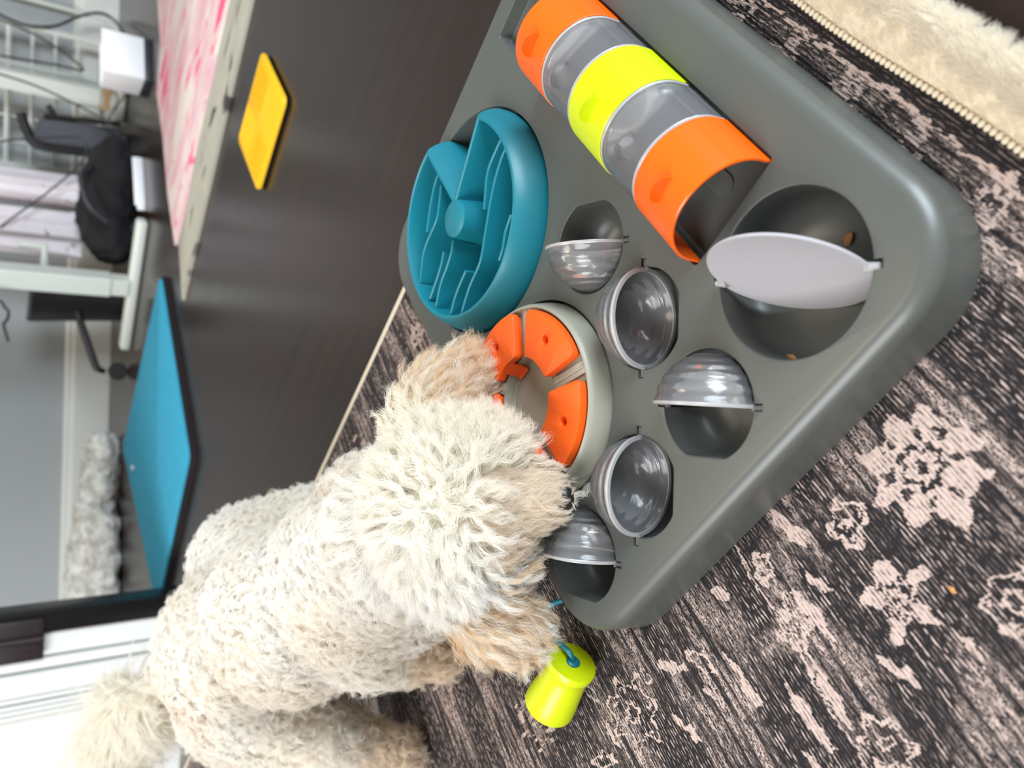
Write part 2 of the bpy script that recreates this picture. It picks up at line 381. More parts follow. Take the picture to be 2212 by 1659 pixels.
# directions in world axes: dome side of each cup
CUP_DIR = [(-1, 0), (0, 1), (1, 0), (0, 1), (1, 0)]
HOLE_R = .0300
BIG = (.2033, .1200); BIG_R = .0418
WHEEL = (.4453, .2655); DISC = (.2905, .3005)
def to_local_dir(d):
    c_, s_ = math.cos(-BOARD_YAW), math.sin(-BOARD_YAW); return (d[0] * c_ - d[1] * s_, d[0] * s_ + d[1] * c_)
def hole_loop(cx, cy, r, axis=None, cut=None, cut_d=0.0, nw=.0021, nl=.0048, n=72):
    """circle with two square notches on the pivot axis and an optional flat chord"""
    out = []
    pts = []
    for k in range(n):
        a = 2 * math.pi * k / n; pts.append((a, r))
    res = []
    if axis is not None:
        a0 = math.atan2(axis[1], axis[0]); da = math.asin(nw / r)
        for a, rr in pts:
            skip = False
            for b in (a0, a0 + math.pi):
                dlt = (a - b + math.pi) % (2 * math.pi) - math.pi
                if abs(dlt) < da * 1.15: skip = True
            if not skip: res.append((a % (2 * math.pi), rr))
        for b in (a0, a0 + math.pi):
            for s, ex in ((-1, 0), (-1, nl), (1, nl), (1, 0)):
                x = math.sqrt(r * r - nw * nw) + ex; y = s * nw
                res.append(((b + math.atan2(y, x)) % (2 * math.pi) + (s * 1e-6 if ex == 0 else 0), math.hypot(x, y)))
        # sort by angle; notch corners share nearly the same angle as the rim point, so order by construction
        res2 = []
        base = sorted([q for q in res if abs(q[1] - r) < 1e-9], key=lambda q: q[0])
        used = set()
        seq = []
        for q in base: seq.append((q[0], [q]))
        for b in (a0, a0 + math.pi):
            grp = []
            for s, ex in ((-1, 0), (-1, nl), (1, nl), (1, 0)):
                x = math.sqrt(r * r - nw * nw) + ex; y = s * nw
                grp.append((b + math.atan2(y, x), math.hypot(x, y)))
            seq.append((b % (2 * math.pi), grp))
        seq = [s for s in seq if not (len(s[1]) == 1 and any(abs(((s[0] - b + math.pi) % (2 * math.pi)) - math.pi) < da * 1.15 for b in (a0, a0 + math.pi)))]
        seq.sort(key=lambda s: s[0])
        res = [q for s in seq for q in s[1]]
    else:
        res = pts
    for a, rr in res:
        x, y = rr * math.cos(a), rr * math.sin(a)
        if cut is not None and rr <= r + 1e-9:
            d = x * cut[0] + y * cut[1]
            if d > cut_d: x -= (d - cut_d) * cut[0]; y -= (d - cut_d) * cut[1]
        out.append((cx + x, cy + y))
    return out
SLOT = (.2522, .5245, .0866, .1545)
BOWL = [(1, .022)] + [(math.cos(R(a)) ** .5, .0042 + .0178 * (1 - math.sin(R(a)))) for a in (12, 24, 36, 48, 60, 70, 78, 84)]
holes = []   # (loop, centre, fillet, ring list [(scale, z)], name)
holes.append((hole_loop(*L(*WHEEL), .0853), L(*WHEEL), [(1, .008), (.97, .0045)]))
holes.append((hole_loop(*L(*DISC), .0678), L(*DISC), [(1, .022), (.98, .020)]))
for (cx, cy), d in zip(CUPS, CUP_DIR):
    ld = to_local_dir(d); ax = (-ld[1], ld[0])
    holes.append((hole_loop(*L(cx, cy), HOLE_R, ax, (-ld[0], -ld[1]), .0272), L(cx, cy), BOWL))
ya = to_local_dir((0, 1))
holes.append((hole_loop(*L(*BIG), BIG_R, ya, None, 0, .0022, .0042), L(*BIG), BOWL))
sl = rrect(SLOT[0] - OB[0], SLOT[1] - OB[0], SLOT[2] - OB[1], SLOT[3] - OB[1], .0025, 4)
holes.append((sl, ((SLOT[0] + SLOT[1]) / 2 - OB[0], (SLOT[2] + SLOT[3]) / 2 - OB[1]), [(1, .028), (.995, .027)]))
bm = bmesh.new()
BX0, BX1, BY0, BY1, BR = .1425, .5485, .0540, .3815, .046
def outer(ins): return rrect(BX0 - OB[0] + ins, BX1 - OB[0] - ins, BY0 - OB[1] + ins, BY1 - OB[1] - ins, BR - ins, 12)
rings = []
FR = .0095
for k in range(9):
    a = R(90 * k / 8); rings.append((FR * (1 - math.sin(a)), ZT - FR * (1 - math.cos(a))))
rings += [(-.0008, .016), (-.0016, RUG + .0015), (.0002, RUG + .0002)]
vr = [[bm.verts.new((x, y, z)) for x, y in outer(ins)] for ins, z in rings]
for i in range(len(vr) - 1):
    n_ = len(vr[i])
    for k in range(n_):
        bm.faces.new((vr[i][k], vr[i + 1][k], vr[i + 1][(k + 1) % n_], vr[i][(k + 1) % n_]))
polys = [[v.co.copy() for v in vr[0]]]; pv = list(vr[0])
for loop, (cx, cy), lv in holes:
    n_ = len(loop); rad = max(math.hypot(p[0] - cx, p[1] - cy) for p in loop)
    def ring_at(sc, z, grow=0.0):
        o = []
        for i, p in enumerate(loop):
            dx, dy = p[0] - cx, p[1] - cy; d = math.hypot(dx, dy)
            g = (d + grow) / d * sc
            o.append(bm.verts.new((cx + dx * g, cy + dy * g, z)))
        return o
    rs = [ring_at(1, ZT, .0011), ring_at(1, ZT - .0003, .0004), ring_at(1, ZT - .0011)] + [ring_at(s_, z) for s_, z in lv]
    for i in range(len(rs) - 1):
        for k in range(n_):
            bm.faces.new((rs[i][k], rs[i][(k + 1) % n_], rs[i + 1][(k + 1) % n_], rs[i + 1][k]))
    for t in geometry.tessellate_polygon([[v.co for v in rs[-1]]]):
        try: bm.faces.new([rs[-1][i] for i in t])
        except ValueError: pass
    polys.append([v.co.copy() for v in rs[0]]); pv += rs[0]
for t in geometry.tessellate_polygon(polys):
    try: bm.faces.new([pv[i] for i in t])
    except ValueError: pass
body = bm_obj('board_body', bm, M['grey'], board)
wn = body.modifiers.new('even_shading', 'WEIGHTED_NORMAL'); wn.mode = 'FACE_AREA'; wn.weight = 100; wn.keep_sharp = True
# foot rail and grip recess seen on the slot floor
bm = bmesh.new(); prism_bm(bm, rrect(.270 - OB[0], .296 - OB[0], .110 - OB[1], .123 - OB[1], .006, 5), .0265, .0283, .0006)
bm_obj('slot_key', bm, M['grey'], board)
bm = bmesh.new(); prism_bm(bm, rrect(.478 - OB[0], .518 - OB[0], .096 - OB[1], .118 - OB[1], .005, 5), .0265, .034, .001)
bm_obj('slot_latch', bm, M['grey'], board)
bm = bmesh.new(); prism_bm(bm, rrect(.170 - OB[0], .215 - OB[0], .3765 - OB[1], .3845 - OB[1], .0035, 6), RUG + .0002, .010, .001)
bm_obj('lime_foot', bm, M['lime'], board)['label'] = 'lime green foot under the front corner'

# swivelling clear cups, standing on edge in their holes
def cup_mesh():
    bm = bmesh.new(); r = .0285; t = .0011; outp = []; inp = []
    n_ = 40
    for k in range(n_ + 1):
        a = R(90 * k / n_)
        rib = .0005 * math.sin(a * 26) * math.cos(a) if a < R(80) else 0
        outp.append(((r + rib) * math.cos(a), (r + rib) * math.sin(a)))
    for k in range(n_ + 1):
        a = R(90 - 90 * k / n_); inp.append(((r - t) * math.cos(a), (r - t) * math.sin(a)))
    prof = [(r + .0009, -.0002), (r + .0009, .0012)] + outp[2:] 
    prof[-1] = (0, r); inp[0] = (0, r - t)
    prof = prof + inp + [(r - t, -.0002)]
    lathe_bm(bm, prof, 64, None, True)
    bmesh.ops.remove_doubles(bm, verts=bm.verts, dist=1e-6)
    bmesh.ops.recalc_face_normals(bm, faces=bm.faces)
    me = bpy.data.meshes.new('cup'); bm.to_mesh(me); bm.free(); me.materials.append(M['cup']); return me
cm = cup_mesh()
bm = bmesh.new(); lathe_bm(bm, [(.0272, -.0006), (.0295, -.0006), (.0298, .0002), (.0296, .0012), (.0288, .0014), (.0272, .0004)], 64, None, True); bmesh.ops.recalc_face_normals(bm, faces=bm.faces)
rim_me = bpy.data.meshes.new('cup_rim'); bm.to_mesh(rim_me); bm.free(); rim_me.materials.append(M['rim']); rim_me.polygons.foreach_set('use_smooth', [True] * len(rim_me.polygons))
bm = bmesh.new(); tube_bm(bm, [(0.0285, 0, 0), (.0345, 0, 0)], .0016, 10); add_box(bm, .0282, .0300, -.0018, .0018, -.0022, .0022, .0004, 1)
pin_me = bpy.data.meshes.new('pivot_pin'); bmesh.ops.recalc_face_normals(bm, faces=bm.faces); bm.to_mesh(pin_me); bm.free(); pin_me.materials.append(M['cup'])
for i, ((cx, cy), d) in enumerate(zip(CUPS, CUP_DIR)):
    cup = link('cup', cm, None, board)
    yaw = math.atan2(d[1], d[0]) - BOARD_YAW
    tilt = (R(4), R(-6), R(2), R(-6), R(3))[i]
    # local z of the cup (dome) -> horizontal direction d, rim plane vertical
    mt_ = Matrix.Translation((*L(cx, cy), ZT - .0022)) @ Matrix.Rotation(yaw, 4, 'Z') @ Matrix.Rotation(R(90) + tilt, 4, 'Y')
    cup.matrix_local = mt_
    link('cup_rim', rim_me, None, cup)
    for s in (0, 1):
        p = link('pivot_pin', pin_me, None, cup)
        p.matrix_local = Matrix.Rotation(R(90) + math.pi * s, 4, 'Z')
# white flap in the big bowl
bm = bmesh.new(); fr = .0405
prof = [(0, .0012)] + [(fr * k / 10, .0012 + .0050 * (k / 10) ** 2) for k in range(1, 11)] + [(fr + .0004, .0056), (fr, .0046)] + [(fr * k / 10, -.0004 + .0050 * (k / 10) ** 2) for k in range(9, 0, -1)] + [(0, -.0004)]
lathe_bm(bm, [(r_, z_ - .0040) for r_, z_ in prof], 64)
for v in bm.verts:
    if v.co.x < 0: v.co.x *= .86
flap = bm_obj('flap', bm, M['flap'], board); flap['label'] = 'frosted white disc flap standing tilted in the big bowl'
yaw = -BOARD_YAW
flap.matrix_local = Matrix.Translation((*L(.2033, .1200), ZT - .0015)) @ Matrix.Rotation(yaw, 4, 'Z') @ Matrix.Rotation(R(-69), 4, 'Y')
for s in (1, -1):
    bm = bmesh.new(); tube_bm(bm, [(0, s * .038, .0012), (0, s * .0448, .0012)], [.0026, .0017], 10)
    p = bm_obj('pivot_pin', bm, M['rim'], flap)

# tunnel of five arched segments
def arch(name, x0, x1, rad, mt, label, th=.0018, front=False):
    o = thing(name, label, 'tunnel segment', bw((x0 + x1) / 2, .1205, ZT), BOARD_YAW, 'arched segments of the tunnel')
    hx = (x1 - x0) / 2; zc = .0045; path = []
    nA = 40
    for k in range(nA + 1):
        a = math.pi * k / nA; path.append((-rad * math.cos(a), zc + rad * math.sin(a), -math.cos(a), math.sin(a)))
    pre = [(-rad - .0006, -.0035, -1, 0), (-rad - .0002, .0005, -1, 0)]; post = [(-p[0], p[1], -p[2], p[3]) for p in pre[::-1]]
    path = pre + path + post
    def shell(hx0, hx1, grow_, th_):
        bm = bmesh.new(); xs = [hx0, hx0 + .0006, hx1 - .0006, hx1]; grid = []
        for j, x in enumerate(xs):
            e = .0005 if j in (0, 3) else 0
            grid.append(([bm.verts.new((x, y + nx * (grow_ - e), z + nz * (grow_ - e))) for y, z, nx, nz in path], [bm.verts.new((x, y - nx * (th_ - e * .5), z - nz * (th_ - e * .5))) for y, z, nx, nz in path]))
        np_ = len(path)
        for j in range(len(xs) - 1):
            for k in range(np_ - 1):
                bm.faces.new((grid[j][0][k], grid[j][0][k + 1], grid[j + 1][0][k + 1], grid[j + 1][0][k]))
                bm.faces.new((grid[j][1][k + 1], grid[j][1][k], grid[j + 1][1][k], grid[j + 1][1][k + 1]))
            for k in (0, np_ - 1):
                bm.faces.new((grid[j][0][k], grid[j + 1][0][k], grid[j + 1][1][k], grid[j][1][k]))
        for j in (0, len(xs) - 1):
            for k in range(np_ - 1):
                bm.faces.new((grid[j][0][k + 1], grid[j][0][k], grid[j][1][k], grid[j][1][k + 1]))
        return bm
    bm = shell(-hx, hx, 0.0, th)
    if mt is M['tunnel_clear']:
        for sg in (1, -1): bm_obj('edge_rib', shell(min(sg * hx, sg * (hx - .0022)), max(sg * hx, sg * (hx - .0022)), .0004, .0002), M['rim'], o)
    bm_obj('arch_shell', bm, mt, o)
    # thumb fin: a quarter round scoop standing out of the arch near its crown
    bm = bmesh.new(); fh = .0086; nF = 10; nU = 12; rows = []
    for k in range(nF + 1):
        s = k / nF; sp = .0078 * math.sqrt(max(.02, 1 - (1 - s) ** 2)); row = []
        for j in range(nU + 1):
            u = -1 + 2 * j / nU; h = fh * s ** .75 * math.sqrt(max(0, 1 - u * u)) - .0006; a = R(96) - u * sp / rad; rr = rad + h
            row.append(bm.verts.new((.0030 - s * .0070, -rr * math.cos(a), zc + rr * math.sin(a))))
        rows.append(row)
    for i in range(nF):
        for k in range(nU): bm.faces.new((rows[i][k], rows[i][k + 1], rows[i + 1][k + 1], rows[i + 1][k]))
    bm.faces.new(rows[-1]); bm.faces.new(rows[0][::-1])
    bm_obj('thumb_fin', bm, mt, o)
    return o
TX = [.2527, .2923, .3318, .3713, .4108, .4490]
arch('tunnel_segment', TX[0], TX[1], .0320, M['orange'], 'orange arched tunnel segment with open end nearest the white flap', front=True)
arch('tunnel_segment', TX[1] + .0003, TX[2] - .0003, .0312, M['tunnel_clear'], 'clear arched tunnel segment between the lime one and the open orange end')
arch('tunnel_segment', TX[2], TX[3], .0320, M['lime'], 'lime yellow arched tunnel segment in the middle of the tunnel')
arch('tunnel_segment', TX[3] + .0003, TX[4] - .0003, .0312, M['tunnel_clear'], 'clear arched tunnel segment between lime and far orange segments')
arch('tunnel_segment', TX[4], TX[5], .0320, M['orange'], 'orange arched tunnel segment at the far end of the tunnel')

# ------------------------------------------------------------------ teal slow-feeder wheel
wheel = thing('slow_feeder_wheel', 'teal round slow feeder bowl with ridges and an open wedge', 'dog bowl', bw(*WHEEL, ZT), BOARD_YAW)
ZL = .021
w1, w2 = R(-9), R(-67)
lip = []
NA = 90
for k in range(NA + 1):
    a = w1 + (2 * math.pi + w2 - w1) * k / NA; lip.append((.0750 * math.cos(a), .0750 * math.sin(a)))
am = (w1 + w2) / 2
hubp = (.0135 * math.cos(am), .0135 * math.sin(am))
e0 = lip[-1]
for k in range(1, 10):
    t = k / 10; lip.append((e0[0] + (hubp[0] - e0[0]) * t, e0[1] + (hubp[1] - e0[1]) * t))
lip.append(hubp)
e1 = lip[0]
for k in range(1, 10):
    t = k / 10; lip.append((hubp[0] + (e1[0] - hubp[0]) * t, hubp[1] + (e1[1] - hubp[1]) * t))
def offs(loop, d):
    n_ = len(loop); out = []
    for i in range(n_):
        a, p, b = loop[i - 1], loop[i], loop[(i + 1) % n_]
        v1 = Vector((p[0] - a[0], p[1] - a[1])).normalized(); v2 = Vector((b[0] - p[0], b[1] - p[1])).normalized()
        n1 = Vector((v1.y, -v1.x)); n2 = Vector((v2.y, -v2.x)); h = (n1 + n2)
        h = h / max(.35, h.length) if h.length < .7 else h.normalized()
        k = 1 / max(.5, h.dot(n1)); out.append((p[0] + h.x * d * k, p[1] + h.y * d * k))
    return out
prof = [(-.0032, -.024), (-.0032, -.020), (-.0030, .017), (-.0024, ZL - .0006), (-.0012, ZL), (.0003, ZL - .0003), (.0020, ZL - .0022), (.0052, ZL - .0085), (.0078, ZL - .016), (.0088, 0.0), (.0084, -.012), (.0070, -.028)]
bm = bmesh.new(); rs = []
for d, z in prof:
    rs.append([bm.verts.new((x, y, z)) for x, y in offs(lip, d)])
n_ = len(lip)
for i in range(len(rs) - 1):
    for k in range(n_):
        bm.faces.new((rs[i][k], rs[i][(k + 1) % n_], rs[i + 1][(k + 1) % n_], rs[i + 1][k]))
for ring in (rs[0], rs[-1]):
    for t in geometry.tessellate_polygon([[v.co for v in ring]]):
        try: bm.faces.new([ring[i] for i in t])
        except ValueError: pass
bm_obj('bowl', bm, M['teal'], wheel)
lathe_obj('hub', [(0, ZL + .0010), (.0128, ZL + .0010), (.0140, ZL + .0002), (.0146, ZL - .004), (.0175, -.022), (0, -.022)], M['teal'], wheel, 40)
def cam_ray(px, py, z):
    d = fw * F_PX + rt * (829.5 - py) + dn * (px - 1106); t = (z - CAM_Z) / d.z; return Vector((d.x * t, d.y * t, z))
def wl(px, py, z):
    p = cam_ray(px, py, z); c_, s_ = math.cos(-BOARD_YAW), math.sin(-BOARD_YAW)
    return (p.x * c_ - p.y * s_ - WHEEL[0], p.x * s_ + p.y * c_ - WHEEL[1])
VANES = [[(1088, 285), (1069, 325), (1051, 374), (1044, 452)], [(1098, 305), (1080, 345), (1067, 390), (1056, 444), (1045, 512), (1035, 566), (1012, 620), (994, 687)],
         [(946, 372), (937, 400), (929, 439), (920, 501)], [(951, 400), (947, 440), (940, 478), (915, 539), (903, 614)],
         [(977, 520), (973, 545), (964, 575), (950, 614), (936, 677)], [(957, 544), (948, 583), (927, 645)], [(1004, 585), (983, 636), (970, 690)],
         [(1102, 463), (1090, 500), (1084, 536), (1076, 562)]]
for V in VANES:
    z1 = ZL - .0035
    pts = [Vector((*wl(px, py, ZT + z1), 0)) for px, py in V]
    # keep the rib inside the bowl
    pts = [p * min(1, .0722 / p.length) for p in pts]
    pts = spline(pts, 6); th = .0013; bm = bmesh.new(); cols = []
    for i, p in enumerate(pts):
        t = (pts[min(i + 1, len(pts) - 1)] - pts[max(i - 1, 0)]).normalized(); nn = Vector((-t.y, t.x, 0))
        cols.append([bm.verts.new((p.x + nn.x * a, p.y + nn.y * a, z)) for a, z in ((-th * 1.5, -.022), (-th * .95, z1 - .0006), (-th * .45, z1), (th * .45, z1), (th * .95, z1 - .0006), (th * 1.5, -.022))])
    for i in range(len(cols) - 1):
        for k in range(5): bm.faces.new((cols[i][k], cols[i][k + 1], cols[i + 1][k + 1], cols[i + 1][k]))
    bm.faces.new(cols[0]); bm.faces.new(cols[-1][::-1])
    bm_obj('ridge', bm, M['teal'], wheel)

# ------------------------------------------------------------------ pale ring disc with orange lids
disc = thing('treat_disc', 'pale grey round treat disc holding the orange lids', 'treat tray', bw(*DISC, ZT), BOARD_YAW)
DZ = .0130
lathe_obj('disc_body', [(0, .0035), (.0265, .0035), (.0275, .0042), (.0285, DZ - .0010), (.0295, DZ - .0022), (.0602, DZ - .0022), (.0608, DZ - .0016), (.0611, DZ), (.0614, DZ + .0012), (.0622, DZ + .0016), (.0634, DZ + .0008), (.0646, DZ - .002), (.0662, .0), (.0666, -.012), (0, -.012)], M['disc'], disc, 96)
for k in range(5):
    a = R(-41 - 72 * k); bm = bmesh.new()
    add_box(bm, .029, .0615, -.0042, .0042, DZ - .003, DZ - .0003, .0008, 2); add_box(bm, .029, .0615, -.0008, .0008, DZ - .0005, DZ + .0003, .0002, 1)
    o = bm_obj('rib', bm, M['disc'], disc); o.rotation_euler = (0, 0, a)
def lid_loop(r0, r1, half, rc):
    pts = []
    def arc(r, a0, a1, n_): return [(r * math.cos(a0 + (a1 - a0) * k / n_), r * math.sin(a0 + (a1 - a0) * k / n_)) for k in range(n_ + 1)]
    A_, B_ = arc(r1, -half, half, 24), arc(r0, half * .93, -half * .93, 14)
    raw = A_[3:-3] + B_[2:-2]
    # the four corners are left out above and bridged by quadratic curves
    def bridge(p, c_, q_, n_=7): return [((1 - t) ** 2 * p[0] + 2 * t * (1 - t) * c_[0] + t * t * q_[0], (1 - t) ** 2 * p[1] + 2 * t * (1 - t) * c_[1] + t * t * q_[1]) for t in [k / n_ for k in range(n_ + 1)]]
    def toward(p, q_, d):
        l = math.hypot(q_[0] - p[0], q_[1] - p[1]); return (p[0] + (q_[0] - p[0]) * d / l, p[1] + (q_[1] - p[1]) * d / l)
    c1, c2, c3, c4 = A_[-1], B_[0], B_[-1], A_[0]
    raw = A_[3:-3] + bridge(A_[-3], c1, toward(c1, c2, rc)) + bridge(toward(c2, c1, rc * .8), c2, B_[2]) + B_[3:-3] + bridge(B_[-3], c3, toward(c3, c4, rc * .8)) + bridge(toward(c4, c3, rc), c4, A_[2])
    return raw
for k in range(5):
    a = R(-5 - 72.5 * k)
    loop = lid_loop(.0288, .0603, R(29), .005); hr = .0031; hc = .0462
    bm = bmesh.new(); hole = [(hc + hr * math.cos(2 * math.pi * j / 20), hr * math.sin(2 * math.pi * j / 20)) for j in range(20)]
    H = .0085; lv = [(.0016, 0.0), (.0016, .0030), (0.0, .0031), (0.0, H - .0012), (.0004, H - .0004), (.0013, H)]
    n_ = len(loop); rs = []
    for ins, z in lv:
        rs.append([bm.verts.new((x, y, z)) for x, y in offs(loop, -ins)])
    for i in range(len(rs) - 1):
        for j in range(n_): bm.faces.new((rs[i][j], rs[i][(j + 1) % n_], rs[i + 1][(j + 1) % n_], rs[i + 1][j]))
    hs = [[bm.verts.new((x + (x - hc) / hr * g, y + y / hr * g, z)) for x, y in hole] for g, z in ((.0010, H), (.0003, H - .0003), (0, H - .001), (0, .0004))]
    for i in range(3):
        for j in range(20): bm.faces.new((hs[i][j], hs[i][(j + 1) % 20], hs[i + 1][(j + 1) % 20], hs[i + 1][j]))
    bm.faces.new(hs[3])
    allv = rs[-1] + hs[0]
    for t in geometry.tessellate_polygon([[v.co for v in rs[-1]], [v.co for v in hs[0]]]):
        try: bm.faces.new([allv[i] for i in t])
        except ValueError: pass
    for t in geometry.tessellate_polygon([[v.co for v in rs[0]]]):
        try: bm.faces.new([rs[0][i] for i in t])
        except ValueError: pass
    o = bm_obj('lid', bm, M['orange_soft'], disc, True, (0, 0, DZ - .0019), a); o['label'] = 'orange wedge-shaped lid with a finger hole'
    if k == 0:
        bm = bmesh.new(); prof = [(.0318, .0075), (.0290, .0065), (.0268, .0030), (.0262, -.0020), (.0245, -.0052), (.0225, -.0060)]
        cols = []
        for x, z in prof: cols.append([bm.verts.new((x + dx, y, z + dz)) for y, dx, dz in ((-.0052, 0, 0), (.0052, 0, 0), (.0052, .0012, -.0012), (-.0052, .0012, -.0012))])
        for i in range(len(cols) - 1):
            for j in range(4): bm.faces.new((cols[i][j], cols[i][(j + 1) % 4], cols[i + 1][(j + 1) % 4], cols[i + 1][j]))
        bm.faces.new(cols[0][::-1]); bm.faces.new(cols[-1])
        bm_obj('tongue', bm, M['orange_soft'], o)

# ------------------------------------------------------------------ lime pull cup on a teal cord
f0 = Vector((-.1845, .3985, .0222)); f1 = Vector((-.2225, .4235, .0215)); ax = (f1 - f0).normalized(); Lc = .043
pc = thing('pull_cup', 'lime yellow bell-shaped pull cup on a teal cord lying on rug', 'dog toy', (f0.x + ax.x * .02, f0.y + ax.y * .02, RUG))
q = ax.to_track_quat('Z', 'Y').to_matrix().to_4x4()
mt_ = Matrix.Translation(f0 - Vector(pc.location)) @ q
prof = [(0, 0), (.0150, 0), (.0158, .0006), (.0160, .0014), (.0158, .0050), (.0146, .0064), (.0140, .0075), (.0142, .012), (.0152, .022), (.0165, .034), (.0170, .040), (.0168, Lc), (.0150, Lc), (.0146, .03), (.012, .006), (0, .006)]
prof = [(r_ * 1.06, z_ * 1.04) for r_, z_ in prof]
lathe_obj('cup_body', prof, M['lime'], pc, 56, mt_)
lathe_obj('cord_plug', [(0, -.0018), (.0038, -.0018), (.0048, -.0010), (.0050, 0.0003), (0, .0003)], M['teal'], pc, 24, mt_)
o_ = Vector(pc.location)
cord = spline([f0 - ax * .001 - o_, f0 - ax * .008 + Vector((.001, .004, .004)) - o_, Vector((-.172, .415, .024)) - o_, Vector((-.158, .432, .020)) - o_, bw(.188, .3835, .016) - o_], 8)
tube_obj('cord', cord, .0018, M['teal'], pc, 10)

# ------------------------------------------------------------------ kibble crumbs
kib = mat('kibble_crumb', srgb(196, 132, 66), .8); NTk = NT(kib)
NTk.put(NTk.mix(NTk.noise(NTk.coord(), 900, 3), srgb(150, 84, 34), srgb(226, 172, 104)), NTk.b.inputs['Base Color'])
def crumb(loc, s, seed, label):
    bm = bmesh.new(); bmesh.ops.create_icosphere(bm, subdivisions=2, radius=1)
    for v in bm.verts:
        v.co = Vector((v.co.x * 1.5, v.co.y * .9, v.co.z * .6)) * s * (1 + .45 * noise.noise(v.co * 1.8 + Vector((seed, 0, 0))))
    o = bm_obj('kibble', bm, kib, None, True, loc); o.rotation_euler = (0, 0, seed); tag(o, label, 'kibble', 'kibble crumbs')
crumb((.0165, .2395, .0195), .0023, 1.2, 'tan kibble crumb at the near rim of the big bowl')
crumb((.0760, .2180, .0066), .0026, 2.7, 'brown kibble crumb behind the white flap')
crumb((-.086, .166, RUG + .0006), .0013, 4.1, 'tiny tan crumb lying on the patterned rug')

# ------------------------------------------------------------------ things further back
def at(px, py, Y):
    d = fw * F_PX + rt * (829.5 - py) + dn * (px - 1106); t = Y / d.y; return Vector((d.x * t, Y, d.z * t + CAM_Z))
def fl(px, py, z=0.0): return cam_ray(px, py, z)
# yellow ridged mat
M['yellow'] = plastic('yellow_rubber', srgb(238, 184, 10), .55)
ym = thing('lick_mat', 'square yellow rubber mat with fine ridges on the wooden floor', 'mat', bw(1.084 * .974, .541 * .974), BOARD_YAW)
bm = bmesh.new(); prism_bm(bm, rrect(-.066, .066, -.069, .069, .010, 6), 0.0003, .0042, .0004); bm_obj('mat_shadow_base', bm, M['dark_fabric'], ym)  # black inset block drawing the shadow line beneath the yellow edges
bm = bmesh.new(); prism_bm(bm, rrect(-.070, .070, -.073, .073, .012, 6), .0041, .0088, .0018); bm_obj('mat_base', bm, M['yellow'], ym)
def ridge_me(l):
    bm = bmesh.new(); add_box(bm, -.0012, .0012, -l / 2, l / 2, .0084, .0107, .0008, 1); bmesh.ops.recalc_face_normals(bm, faces=bm.faces); me = bpy.data.meshes.new('ridge'); bm.to_mesh(me); bm.free(); me.materials.append(M['yellow']); return me
rm1 = ridge_me(.056)
for qx, qy, rot in ((-.034, -.035, 0), (-.034, .035, 90), (.034, -.035, 90), (.034, .035, 0)):
    for k in range(9):
        o = link('ridge', rm1, None, ym, False); d = (k - 4) * .0068
        o.location = (qx + (d if rot == 0 else 0), qy + (d if rot else 0), 0); o.rotation_euler = (0, 0, R(rot))
# blue mat with dark sides
M['blue'] = mat('blue_felt', srgb(40, 150, 190), .95, .2); nb = NT(M['blue'])
nb.put(nb.mix(nb.noise(nb.coord(), 60, 4), srgb(46, 140, 172), srgb(66, 160, 192)), nb.b.inputs['Base Color']); nb.bump(nb.noise(nb.coord(), 700, 2), .3, .002)
mt_t = .014
cor = [fl(408, 988, mt_t), fl(345, 588, mt_t), Vector((-.175, 2.06, mt_t)), fl(338, 1320, mt_t)]
cen = sum(cor, Vector()) / 4
bmat = thing('blue_mat', 'flat bright blue mat with black edges in front of the wall', 'mat', (cen.x, cen.y, 0))
def round_poly(P, r, n=5):
    out = []
    for i in range(len(P)):
        a, p, b = P[i - 1], P[i], P[(i + 1) % len(P)]; u = (a - p).normalized(); v = (b - p).normalized()
        for k in range(n + 1):
            t = k / n; out.append(tuple(((p + u * r) * (1 - t) ** 2 + p * 2 * t * (1 - t) + (p + v * r) * t * t)[:2]))
    return out
lp = round_poly([Vector((c_.x - cen.x, c_.y - cen.y, 0)) for c_ in cor], .02)
bm = bmesh.new(); prism_bm(bm, lp, .0, mt_t - .004, .001); bm_obj('mat_side', bm, M['dark_fabric'], bmat)
lp2 = [(x * .985, y * .985) for x, y in lp]
bm = bmesh.new(); prism_bm(bm, lp2, mt_t - .0045, mt_t, .0015); bm_obj('mat_top', bm, M['blue'], bmat)
bm = bmesh.new(); bmesh.ops.create_icosphere(bm, subdivisions=2, radius=.008, matrix=Matrix.Diagonal((.8, 1.4, .3, 1)))
p = fl(287, 1010, mt_t); lint = bm_obj('lint', bm, M['white_paint'], None, True, (p.x, p.y, mt_t + .001)); tag(lint, 'small white scrap lying on the blue mat', 'scrap')
